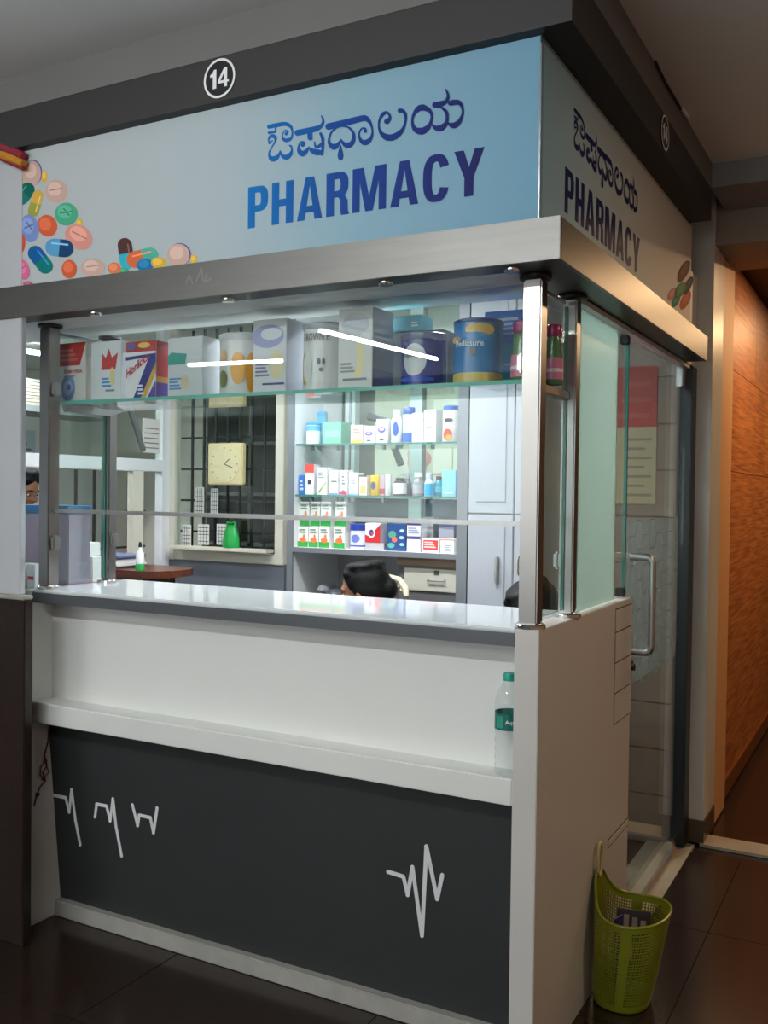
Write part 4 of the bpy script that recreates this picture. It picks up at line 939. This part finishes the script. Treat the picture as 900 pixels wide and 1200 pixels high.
carton('medicine_carton', 'grey carton with red corner beside the yellow bottle', 444, 451, 557, Yq + .02, zr2, .06, (176, 160, 164), [Rr((170, 60, 70), 0, 1, .1, .35)], R2)
tin('bottle', 'white slim bottle right of the grey carton', 450, 457, 556, Yq, zr2, (216, 218, 220), (206, 208, 212), [], .15, 'bottle', R2)
tin('bottle', 'dark brown bottle with wide white label on middle back shelf', 458, 473, 560, Yq, zr2, (66, 56, 56), (50, 50, 56), [((222, 224, 226), .12, .72)], .14, 'bottle', R2, neck=(.7, .74))
tin('bottle', 'dark small bottle behind the labelled brown bottle', 472, 480, 556, Yq + .08, zr2, (90, 92, 98), (150, 152, 156), [], .2, 'bottle', R2, neck=(.6, .6))
tin('bottle', 'grey bottle with white cap on middle back shelf', 481, 494, 554, Yq, zr2, (126, 128, 134), (226, 228, 230), [((164, 166, 170), .12, .5)], .18, 'bottle', R2, neck=(.72, .62))
tin('bottle', 'bottle with sky blue label and clear cap on middle back shelf', 495, 507, 554, Yq, zr2, (206, 214, 220), (196, 204, 210), [((88, 172, 214), .05, .55)], .22, 'bottle', R2, neck=(.7, .56))
tin('bottle', 'teal bottle with dark red cap on middle back shelf', 508, 517, 558, Yq + .02, zr2, (40, 136, 146), (92, 44, 44), [((60, 160, 168), .2, .5)], .16, 'bottle', R2, neck=(.75, .68))
carton('medicine_carton', 'large light blue carton at the right end of middle back shelf', 518, 534, 551, Yq, zr2, .09, (126, 190, 230), [('lines', (220, 214, 230), .2, .8, .1, .2, 1)], R2)
SG = 'white, orange and green sachet cartons'
pr = [Rr((44, 150, 66), 0, 1, 0, .27), ('disc', (232, 120, 60), .5, .34, .34, .12), ('disc', (232, 120, 60), .62, .5, .12, .12), ('lines', (120, 140, 120), .15, .8, .66, .9, 2)]
for k, (u0, u1) in enumerate(((349, 361), (362, 373), (374, 386), (391, 404))):
    carton('sachet_carton', ['leftmost', 'second', 'third', 'rightmost'][k] + ' white, orange and green sachet carton in the lower row', u0, u1, 617, Yq, zr3 + .0004, .08, (226, 226, 222), pr, SG)
    carton('sachet_carton', ['leftmost', 'second', 'third', 'rightmost'][k] + ' white, orange and green sachet carton in the upper row', u0 + 2, u1 + 2, 588, Yq + .02, at(376, 617, Y=Yq).z + .001, .07, (220, 220, 216), pr, 'upper row of sachet cartons')
tin('jar', 'white tub with dark blue lid and blue print on bottom back shelf', 406, 427, 614, Yq, zr3, (216, 218, 230), (44, 62, 150), [((70, 84, 170), .1, .16)], .26, 'tub', R3, spots=[((110, 120, 190), 0, .42, .5, .16)])
carton('clear_tray', 'clear grey tray under the red and white carton', 428, 450, 636, Yq, zr3, .09, (176, 172, 176), [], R3)
carton('medicine_carton', 'red and white carton with blue-red roundel on bottom back shelf', 428, 446, 613, Yq, at(438, 636, Y=Yq).z + .0008, .07, (222, 220, 222), [((196, 40, 44), [(0, 0), (1, 0), (1, .95), (.6, .6), (.3, .3), (0, .4)]), ('disc', (230, 230, 236), .42, .5, .24, .26), ('disc', (60, 60, 140), .42, .5, .15, .17), ('disc', (206, 60, 50), .46, .46, .08, .1)], R3)
carton('medicine_carton', 'dark blue and green patterned carton on bottom back shelf', 453, 476, 614, Yq, zr3, .07, (40, 74, 130), [('disc', (90, 160, 130), .3, .6, .2, .14), ('disc', (220, 110, 90), .42, .42, .14, .1), ('disc', (90, 170, 150), .25, .2, .18, .1), ('disc', (180, 206, 230), .8, .75, .12, .06), ('disc', (180, 206, 230), .78, .5, .12, .06), ('disc', (150, 196, 226), .8, .25, .12, .06)], R3)
carton('medicine_carton', 'white carton with dark purple bands on bottom back shelf', 477, 493, 613, Yq, zr3, .07, (222, 224, 230), [Rr((70, 62, 120), 0, 1, .92, 1), Rr((86, 66, 130), 0, 1, .44, .54), ('lines', (150, 160, 180), .1, .9, .62, .86, 3)], R3)
carton('medicine_carton', 'low white carton with large red label on bottom back shelf', 495, 515, 631, Yq, zr3, .09, (230, 226, 226), [Rr((212, 60, 56), .06, .92, .2, .88), ('lines', (240, 200, 196), .12, .8, .3, .8, 3)], R3)
carton('medicine_carton', 'low white carton with grey print at the right end of bottom back shelf', 516, 532, 632, Yq, zr3, .09, (228, 228, 228), [('lines', (150, 154, 160), .3, .8, .1, .6, 4), Rr((230, 160, 120), 0, 1, .92, 1)], R3)
carton('medicine_carton', 'grey carton standing behind the red labelled one', 496, 508, 606, Yq + .11, zr3, .06, (176, 174, 178), [], R3)
carton('medicine_carton', 'grey-blue carton standing behind the low white one', 514, 532, 610, Yq + .11, zr3, .06, (164, 166, 180), [Rr((90, 94, 130), 0, 1, .8, 1)], R3)
# drawer box below, dark bag and folded cloth
zb_ = .82
dc = thing('drawer_box', 'brown topped drawer box with cream front under the bottom back shelf', 'drawer box', (at(505, 680, Y=UF + .06).x, 1.7, zb_))
x0, x1 = at(468, 670, Y=UF + .06).x, ux1 - .022
z1 = at(505, 659, Y=UF + .06).z
MB().box(x0, x1, UF + .06, 1.9, zb_ - .4, z1 - .02).build('body', mat('drawer_grey', (104, 104, 104), .5), dc)
MB().box(x0 - .01, x1, UF + .05, 1.9, z1 - .02, z1 + .02, .004).build('top', mat('card_brown', (150, 126, 104), .6, noise=.2, scale=8), dc)
dw = MB().box(x0 + .03, x1 - .01, UF + .05, UF + .06, z1 - .13, z1 - .03, .002).build('drawer', mat('drawer_cream', (206, 202, 188), .5), dc)
xm = (x0 + x1) / 2 + .04
MB().tube([(xm - .04, UF + .049, z1 - .075), (xm - .04, UF + .035, z1 - .08), (xm + .04, UF + .035, z1 - .08), (xm + .04, UF + .049, z1 - .075)], .004, 6).build('handle', M_STEEL, dw)
MB().box(xm - .012, xm + .012, UF + .047, UF + .05, z1 - .055, z1 - .035).build('keyhole_plate', col(80, 80, 80), dw)
MB().box(x0 - .01, x1, UF + .05, 1.9, 0, zb_ - .4).build('plinth', mat('drawer_grey', (104, 104, 104)), dc)
q = at(387, 690, Y=1.62)
cl = thing('folded_bags', 'heap of dark folded bags in the low left compartment', 'bags', (q.x, 1.66, q.z - .02))
for k, (dx, dz, r, c) in enumerate(((0, -.02, .08, (40, 42, 46)), (.02, .0, .06, (96, 100, 106)), (-.04, .015, .035, (160, 162, 166)))):
    MB().ell((q.x + dx, 1.66, q.z + dz - .02), (r, .08, .025), 14, 8, Matrix.Rotation(.25 * (k - 1), 3, 'Y')).build('bag_fold', mat('bag_%d' % k, c, .35, noise=.3, scale=30, bump=.6, bscale=20), cl, True)
tag(MB().box(ux0 + .002, x0 - .012, UF + .05, 1.9, q.z - .112, q.z - .089).build('low_board', MU), 'white low board under the folded bags', 'board')

# white cupboard
cpb = thing('white_cupboard', 'tall white cupboard with panelled doors right of the medicine shelf', 'cupboard', (-.72, 1.7, 0))
cx0, cx1 = ux1 + .032, -.565
MB().box(cx0, cx1, UF + .02, YB, 0, ZI, .002).build('body', MU, cpb)
xm = at(602, 600, Y=UF).x
for a_, b_ in ((cx0 + .003, xm - .002), (xm + .002, cx1 - .002)):
    for z0_, z1_ in ((.06, 1.44), (1.445, 2.4)):
        d_ = MB().box(a_, b_, UF, UF + .019, z0_, z1_, .003).build('door', mat('cupboard_white', (172, 176, 184), .35), cpb)
        if b_ - a_ > .08: MB().box(a_ + .035, b_ - .035, UF - .004, UF - .0002, z0_ + .05, z1_ - .05, .003).build('raised_field', mat('cupboard_white', (214, 218, 224)), d_)
h = at(583, 668, Y=UF); MB().box(h.x - .008, h.x + .008, UF - .022, UF - .0045, h.z - .06, h.z + .06, .004).build('latch', M_STEEL, cpb)
# poster seen through the glass door
a, b = at(708, 590, Y=YB - .004), at(771, 428, Y=YB - .004)
po = thing('notice_board', 'cream notice with red heading on tan tiles behind the glass door', 'notice', (a.x, YB - .004, a.z))
MB().box(a.x, b.x, YB - .004, YB - .001, a.z, b.z).build('sheet', col(214, 196, 160), po)
zz_ = a.z + (b.z - a.z) * .56
MB().box(a.x, b.x, YB - .005, YB - .0041, zz_, b.z).build('red_heading', col(206, 84, 74), po)
m_ = MB()
for i in range(7):
    z = a.z + (zz_ - a.z) * (.1 + i * .12); m_.box(a.x + .1, b.x - .02 - .03 * (i % 2), YB - .0052, YB - .0042, z, z + .012)
m_.build('text_lines', col(168, 158, 140), po)
m_ = MB()
for i in range(3): m_.box(a.x + .05 + .02 * i, b.x - .03, YB - .0062, YB - .0052, zz_ + .04 + i * .07, zz_ + .06 + i * .07)
m_.build('heading_lines', col(214, 112, 100), po)

# ================================================================== PEOPLE
def remeshed(name, mb, vox, mats, parent, it=5):
    ob = mb.build(name, mats, parent, True)
    rm = ob.modifiers.new('r', 'REMESH'); rm.mode = 'VOXEL'; rm.voxel_size = vox
    sm = ob.modifiers.new('s', 'SMOOTH'); sm.iterations = it; sm.factor = .5
    bpy.context.view_layer.update()
    me = bpy.data.meshes.new_from_object(ob.evaluated_get(bpy.context.evaluated_depsgraph_get()))
    ob.modifiers.clear(); ob.data = me
    me.polygons.foreach_set('use_smooth', [True] * len(me.polygons))
    return ob
def person(label, head, yaw, tilt, shirt, hair, seated=True):
    """head = centre of the head; faces local +Y turned by yaw; tilt bows the head"""
    hx_, hy, hz = head
    RZ = Matrix.Rotation(yaw, 3, 'Z'); RT = Matrix.Rotation(-tilt, 3, 'X'); nk = Vector((0, -.03, -.11))
    B = lambda p: RZ @ Vector(p) + Vector(head)
    Hd = lambda p: B(RT @ (Vector(p) - nk) + nk)
    rot_h = RZ @ RT
    t = thing('person', label, 'person', (hx_, hy, 0 if not seated else 0))
    mb = MB()
    E = lambda p, r: mb.ell(Hd(p), r, 16, 10, rot_h)
    E((0, -.01, .02), (.074, .095, .093)); E((0, .018, -.035), (.062, .074, .082)); E((0, .045, -.088), (.04, .042, .032))
    E((0, .094, -.035), (.013, .02, .014)); E((0, .088, -.012), (.009, .014, .03)); E((0, .078, .012), (.05, .018, .011)); E((0, .084, -.072), (.022, .012, .011))
    for s_ in (-1, 1): E((s_ * .074, -.005, -.02), (.012, .024, .033)); E((s_ * .04, .06, -.045), (.025, .025, .022))
    mb.tube([Hd((0, -.015, -.06)), B((0, -.035, -.13)), B((0, -.05, -.21))], [.052, .052, .062], 14)
    def torso(m_, g):
        m_.ell(B((0, -.05, -.36)), (.155 + g, .1 + g, .17 + g), 18, 12, RZ); m_.ell(B((0, -.04, -.56)), (.14 + g, .105 + g, .17 + g), 18, 12, RZ)
        for s_ in (-1, 1):
            m_.ell(B((s_ * .15, -.05, -.25)), (.06 + g, .06 + g, .058 + g), 12, 8, RZ)
            m_.tube([B((s_ * .17, -.05, -.26)), B((s_ * .215, -.03, -.4)), B((s_ * .22, .0, -.52))], [.05 + g, .046 + g, .04 + g], 12)
        m_.tube([B((0, -.05, -.19)), B((0, -.05, -.26))], [.06 + g, .12 + g], 14)
    torso(mb, 0)
    mb.ell(B((0, -.03, -.7)), (.16, .125, .1), 16, 10, RZ)
    for s_ in (-1, 1):
        wr = (s_ * .13, .23, -.49)
        mb.tube([B((s_ * .22, 0, -.52)), B((s_ * .185, .12, -.515)), B(wr)], [.04, .036, .025], 10)
        mb.ell(B((s_ * .115, .285, -.49)), (.038, .05, .016), 12, 8, RZ)
        for k in range(4):
            ox = s_ * (.09 + .018 * k); ln_ = (.06, .072, .068, .052)[k]
            mb.tube([B((ox, .315, -.49)), B((ox - s_ * .004, .32 + ln_ * .6, -.493)), B((ox - s_ * .008, .32 + ln_, -.508))], [.0095, .009, .007], 8)
        mb.tube([B((s_ * .088, .27, -.49)), B((s_ * .068, .3, -.495)), B((s_ * .066, .33, -.505))], [.012, .0105, .008], 8)
        fl = -hz
        if seated: L = [(s_ * .09, 0, -.72), (s_ * .11, .22, -.71), (s_ * .115, .40, -.71), (s_ * .115, .41, -.78), (s_ * .115, .4, (fl - .71) / 2), (s_ * .115, .4, fl + .08)]; rr = [.085, .075, .06, .058, .05, .036]
        else: L = [(s_ * .09, -.02, -.72), (s_ * .095, -.01, -.95), (s_ * .095, 0, -1.15), (s_ * .095, -.01, -1.35), (s_ * .095, -.03, fl + .07)]; rr = [.085, .075, .056, .052, .036]
        mb.tube([B(p) for p in L], rr, 12)
        e = L[-1]; mb.ell(B((e[0], e[1] + .06, fl + .04)), (.042, .12, .038), 12, 8, RZ)
    remeshed('body', mb, .0085, M_SKIN, t, 4)
    sh_ = MB(); torso(sh_, .012); remeshed('shirt', sh_, .012, mat('shirt_%d_%d_%d' % shirt, shirt, .8, noise=.2, scale=30), t)
    tr_ = MB(); tr_.ell(B((0, -.03, -.71)), (.175, .14, .12), 16, 10, RZ)
    for s_ in (-1, 1):
        if seated: L = [(s_ * .09, 0, -.72), (s_ * .11, .22, -.71), (s_ * .115, .40, -.71), (s_ * .115, .41, -.78), (s_ * .115, .4, -hz + .1)]; rr = [.1, .09, .075, .072, .055]
        else: L = [(s_ * .09, -.02, -.72), (s_ * .095, -.01, -.95), (s_ * .095, 0, -1.15), (s_ * .095, -.03, -hz + .08)]; rr = [.1, .09, .072, .055]
        tr_.tube([B(p) for p in L], rr, 12)
    remeshed('trousers', tr_, .014, mat('trousers_dark', (44, 46, 56), .8), t)
    hm = MB(); EH = lambda p, r: hm.ell(Hd(p), r, 16, 10, rot_h)
    EH((0, -.022, .035), (.085, .1, .09)); EH((0, -.055, -.01), (.08, .065, .085))
    for k in range(9): a = k * .7; EH((.05 * math.cos(a), -.02 + .055 * math.sin(a), .1), (.03, .035, .02))
    for s_ in (-1, 1): EH((s_ * .072, -.02, .0), (.014, .045, .05)); EH((s_ * .035, .045, .075), (.03, .028, .02))
    if hair == 'bun': EH((0, -.115, -.005), (.045, .035, .045)); EH((0, -.07, -.07), (.06, .05, .06))
    remeshed('hair', hm, .008, M_HAIR, t, 9)
    for s_ in (-1, 1):
        em = MB().ell(Hd((s_ * .03, .0785, -.01)), (.011, .006, .005), 10, 6, rot_h).build('eye', col(222, 216, 208), t, True)
        MB().ell(Hd((s_ * .03, .084, -.01)), (.006, .004, .006), 8, 6, rot_h).build('iris', M_BLACK, em, True)
        MB().tube([Hd((s_ * .012, .094, .014)), Hd((s_ * .032, .092, .02)), Hd((s_ * .052, .077, .014))], [.003, .004, .002], 6).build('eyebrow', M_HAIR, t)
    MB().ell(Hd((0, .094, -.073)), (.02, .006, .004), 10, 6, rot_h).build('lips', mat('lip', (134, 76, 66), .4), t, True)
    if hair == 'bun':
        cm = MB()
        cm.tube([Hd((.06, -.10, .04)), Hd((.062, -.145, .02)), Hd((.05, -.17, -.02)), Hd((.03, -.175, -.05))], [.011, .016, .016, .01], 8)
        for k in range(5): q_ = Hd((.064 - .006 * k, -.11 - .014 * k, .035 - .018 * k)); cm.tube([q_, q_ + rot_h @ Vector((.012, .006, -.008))], [.006, .003], 6)
        cm.build('hair_clip', mat('clip_cream', (222, 212, 186), .4), t, True)
    if seated:
        st = thing('stool', 'round stool under the ' + label.split(',')[0], 'stool', B((0, -.02, -hz)))
        z_ = hz - .83; c_ = B((0, -.02, 0))
        MB().lathe([(.15, z_ - .05), (.16, z_ - .03), (.16, z_ - .005), (.15, z_)], (c_.x, c_.y, 0), 24).build('seat', M_BLACK, st, True)
        for k in range(4):
            a = PI / 4 + k * PI / 2; MB().tube([(c_.x + .1 * math.cos(a), c_.y + .1 * math.sin(a), z_ - .05), (c_.x + .16 * math.cos(a), c_.y + .16 * math.sin(a), 0)], .012, 8).build('leg', M_STEEL, st)
    return t
def head_at(u, vtop, Y): p = at(u, vtop, Y=Y); return (p.x, Y, p.z - .118)
person('seated woman with dark bun and cream hair clip, head bowed', head_at(430, 657, 1.16), math.radians(105), math.radians(8), (70, 90, 120), 'bun')
person('seated person with short black hair behind the right posts', head_at(640, 672, 1.02), math.radians(140), math.radians(30), (206, 210, 212), 'short')
person('standing man with black hair looking down, beside the left pillar', head_at(22, 545, 1.55), math.radians(-85), math.radians(20), (196, 200, 206), 'short', False)

# ================================================================== BOTTLE ON THE LEDGE
q = at(595, 917, Y=.012); bx0 = at(595.5, 900, Y=.045).x; zl = .7875
r = .0375; hb = .268
bt_ = thing('water_bottle', 'clear plastic water bottle with green cap and label on the ledge', 'bottle', (bx0, .045, zl))
prof = [(r * .8, 0), (r * .97, .006)] + [(r * (.99 if k % 2 else .9), .012 + k * .0115) for k in range(9)] + [(r * .99, .118), (r * .99, .178), (r, .19), (r * .97, .2), (r * .78, .22), (r * .5, .24), (r * .36, .248), (r * .36, .256)]
MB().lathe(prof, (bx0, .045, zl), 26).build('body', glass('bottle_plastic', (251, 253, 253), 1.45, .03, .03, (225, 235, 238)), bt_, True)
MB().lathe([(r * .45, .248), (r * .45, .264), (r * .4, hb)], (bx0, .045, zl), 20).build('cap', mat('cap_green', (20, 158, 138), .35), bt_, True)
V = []; n = 28
for i in range(n): V += [(bx0 + (r * 1.01) * math.cos(2 * PI * i / n), .045 + (r * 1.01) * math.sin(2 * PI * i / n), zl + z) for z in (.122, .166)]
lb = MB().add(V, [(2 * i, 2 * ((i + 1) % n), 2 * ((i + 1) % n) + 1, 2 * i + 1) for i in range(n)]).build('label_wrap', mat('label_green', (14, 104, 96), .35), bt_, True)
def wrapb(a, z, e=.0012): return (bx0 + (r * 1.01 + e) * math.sin(a), .045 - (r * 1.01 + e) * math.cos(a), zl + z)
tv, tf = text_geo('Aquafina', .015)
MB().add([wrapb(.1 + 1.5 * x, .136 + .014 * y) for x, y in tv], tf).build('label_lettering', M_WHITE, lb)
MB().add([wrapb(a, z) for a, z in ((-.55, .128), (-.25, .128), (-.05, .128), (-.05, .16), (-.25, .16), (-.55, .16))], [(0, 1, 4, 5), (1, 2, 3, 4)]).build('label_patch', mat('label_light', (54, 156, 132), .35), lb)

# ================================================================== BASKET BY THE SIDE PANEL
BC = (0.004, 0.555)
M_BASK = mat('basket_green', (128, 134, 24), .35, noise=.12, scale=10)
bk = thing('plastic_basket', 'yellow-green perforated plastic basket standing against the side panel', 'basket', (.12, BC[1], 0))
NA, NT = 84, 30
def rimh(a):
    c = -math.cos(a); back = max(0.0, c); return .275 + .012 * max(0, math.cos(a)) + .09 * back ** 6 + .02 * back ** 2
def bpos(a, t_):
    f = .74 + .26 * t_ ** .9; ax, ay = .108 * f, .128 * f
    ca, sa = math.cos(a), math.sin(a)
    x = ax * math.copysign(abs(ca) ** .85, ca); y = ay * math.copysign(abs(sa) ** .9, sa)
    return Vector((BC[0] + .006 + ax + x, BC[1] + y, .006 + t_ * (rimh(a) - .006)))
bm = bmesh.new()
grid = [[bm.verts.new(bpos(2 * PI * k / NA, j / NT)) for k in range(NA)] for j in range(NT + 1)]
for j in range(NT):
    for k in range(NA):
        q4 = [grid[j][k], grid[j][(k + 1) % NA], grid[j + 1][(k + 1) % NA], grid[j + 1][k]]
        if 2 <= j < NT - 2 and (k % 21) > 2 and abs(k - NA / 2) >= 6:      # a square hole with its frame
            c_ = (q4[0].co + q4[1].co + q4[2].co + q4[3].co) / 4
            q5 = [bm.verts.new(c_ + (v_.co - c_) * .68) for v_ in q4]
            for i_ in range(4): bm.faces.new((q4[i_], q4[(i_ + 1) % 4], q5[(i_ + 1) % 4], q5[i_]))
        else: bm.faces.new(q4)
bot = bm.faces.new(grid[0][::-1])
bm.normal_update()
me = bpy.data.meshes.new('basket_wall'); 
ob_o = origin_of(bk)
for v_ in bm.verts: v_.co -= ob_o
bm.to_mesh(me); bm.free(); me.materials.append(M_BASK)
ob = bpy.data.objects.new('basket_wall', me); COL.objects.link(ob); ob.parent = bk
so = ob.modifiers.new('thickness', 'SOLIDIFY'); so.thickness = .0022; so.offset = 1
MB().tube([bpos(2 * PI * k / NA, 1.0) for k in range(NA)], .0042, 8, True).build('rim', M_BASK, bk, True)
hp = bpos(PI, 1.0)
MB().tube([(hp.x + .004, hp.y + .021 * math.cos(2 * PI * k / 24), hp.z + .028 + .05 * math.sin(2 * PI * k / 24)) for k in range(24)], .0055, 8, True).build('handle', mat('basket_handle', (190, 176, 132), .45), bk, True)
for k, (lb_, c, x, y, a, z0_, z1_, wd) in enumerate((('black card with pale figures sticking up in the basket', (44, 36, 38), .12, .55, .25, .17, .275, .1), ('purple carton flap inside the basket', (58, 48, 110), .085, .535, 1.2, .15, .262, .04), ('crumpled white paper inside the basket', (206, 200, 196), .11, .60, .4, .10, .2, .09), ('pinkish leaflet inside the basket', (206, 150, 140), .11, .57, 2.0, .12, .22, .05))):
    tt = thing('waste_card', lb_, 'waste', (x, y, z0_), 'waste in the basket')
    MB().box(x - wd / 2, x + wd / 2, y, y + .006, max(.012, z0_ - .1), z1_).rot(a, (x, y, 0)).rot(.12 * (1 if k % 2 else -1), (x, y, z0_), 'X').build('card', col(*c), tt)
    if k == 0:
        m_ = MB()
        for i in range(3): m_.box(x - .03 + i * .025, x - .014 + i * .025, y - .0008, y - .0003, z1_ - .05, z1_ - .015 - .006 * i)
        m_.rot(a, (x, y, 0)).rot(-.12, (x, y, z0_), 'X').build('card_print', col(150, 136, 130), tt)

# ================================================================== LAMPS
M_TUBEI = emitter('inside_tube', (240, 248, 255), TUBE_INSIDE)
M_TUBEH = emitter('hall_tube', (246, 250, 248), TUBE_HALL)
def tube_lamp(label, p0, p1, M_, watt, colr, group):
    p0, p1 = Vector(p0), Vector(p1); c_ = (p0 + p1) / 2
    t = thing('tube_lamp', label, 'lamp', c_, group)
    d = (p1 - p0).normalized(); n = d.cross(Vector((0, 0, 1))).normalized()
    MB().add([p + n * a_ + Vector((0, 0, b_)) for p in (p0, p1) for a_, b_ in ((-.02, .06), (.02, .06), (.02, .09), (-.02, .09))], [(0, 1, 2, 3), (4, 5, 6, 7), (0, 1, 5, 4), (1, 2, 6, 5), (2, 3, 7, 6), (3, 0, 4, 7)]).build('housing', M_WHITE, t)
    MB().cyl(p0, p1, .016, 10).build('tube', M_, t)
    if not watt: return t
    l = bpy.data.lights.new('tube_light', 'AREA'); l.shape = 'RECTANGLE'; l.size = (p1 - p0).length; l.size_y = .04; l.energy = watt; l.color = colr
    lo = bpy.data.objects.new('tube_light', l); COL.objects.link(lo); lo.parent = t
    lo.matrix_local = Matrix((d, n * -1, d.cross(n * -1))).transposed().to_4x4() @ Matrix.Identity(4)
    if (lo.matrix_local.to_3x3() @ Vector((0, 0, -1))).z > 0: lo.matrix_local = Matrix((d, n, d.cross(n))).transposed().to_4x4()
    lo.location = (0, 0, -.022)
    return t
CW = (.93, .97, 1.0)
tube_lamp('tube lamp on the pharmacy ceiling near the front', (-1.75, .72, 2.38), (-.45, .72, 2.38), M_TUBEI, 25, CW, 'tube lamps inside the pharmacy')
tube_lamp('tube lamp on the pharmacy ceiling near the medicine shelf', (-2.4, 1.25, 2.38), (-1.1, 1.25, 2.38), M_TUBEI, 15, CW, 'tube lamps inside the pharmacy')
tube_lamp('tube lamp on the back room ceiling', (-2.6, 2.9, 2.38), (-1.2, 2.9, 2.38), M_TUBEI, 26, CW, 'tube lamps inside the pharmacy')
tube_lamp('tube lamp on the side room ceiling', (-4.0, .6, 2.38), (-4.0, 2.0, 2.38), M_TUBEI, 32, CW, 'tube lamps inside the pharmacy')
HL = 'tube lamps in the hall'
tube_lamp('tube lamp on the hall ceiling, reflected over the pale tall carton', (-3.0, -3.6, 2.72), (-2.86, -5.3, 2.72), M_TUBEH, 0, CW, HL)
tube_lamp('tube lamp on the hall ceiling, reflected over the teal patched carton', (-5.2, -4.75, 2.72), (-4.2, -4.85, 2.72), M_TUBEH, 0, CW, HL)
tube_lamp('added fill tube lamp, unseen, hung in front of the counter', (-1.5, -2.3, 2.62), (0.0, -2.3, 2.62), M_TUBEH, 0, CW, HL)  # added tube out of view, hung low to brighten ceiling and shop front
def downlight(label, x, y, z, watt, colr):
    t = thing('downlight', label, 'lamp', (x, y, z - .02), 'warm corridor downlights')
    MB().lathe([(.05, 0), (.06, .004), (.06, .02)], (x, y, z - .02), 20).build('trim_ring', M_CHROME, t, True)
    l = bpy.data.lights.new('spot', 'AREA'); l.shape = 'DISK'; l.size = .09; l.energy = watt; l.color = colr
    lo = bpy.data.objects.new('downlight_beam', l); COL.objects.link(lo); lo.parent = t; lo.location = (0, 0, -.004)
WARM = (1.0, .62, .32)
downlight('first warm downlight in the corridor ceiling', .75, 3.2, 2.74, WARM_HALL * .5, WARM)
downlight('second warm downlight in the corridor ceiling', .75, 4.8, 2.74, WARM_HALL * .5, WARM)
downlight('warm downlight in the hall ceiling beside the side panel', 1.7, .1, ZC, WARM_HALL * .28, (1.0, .76, .55))
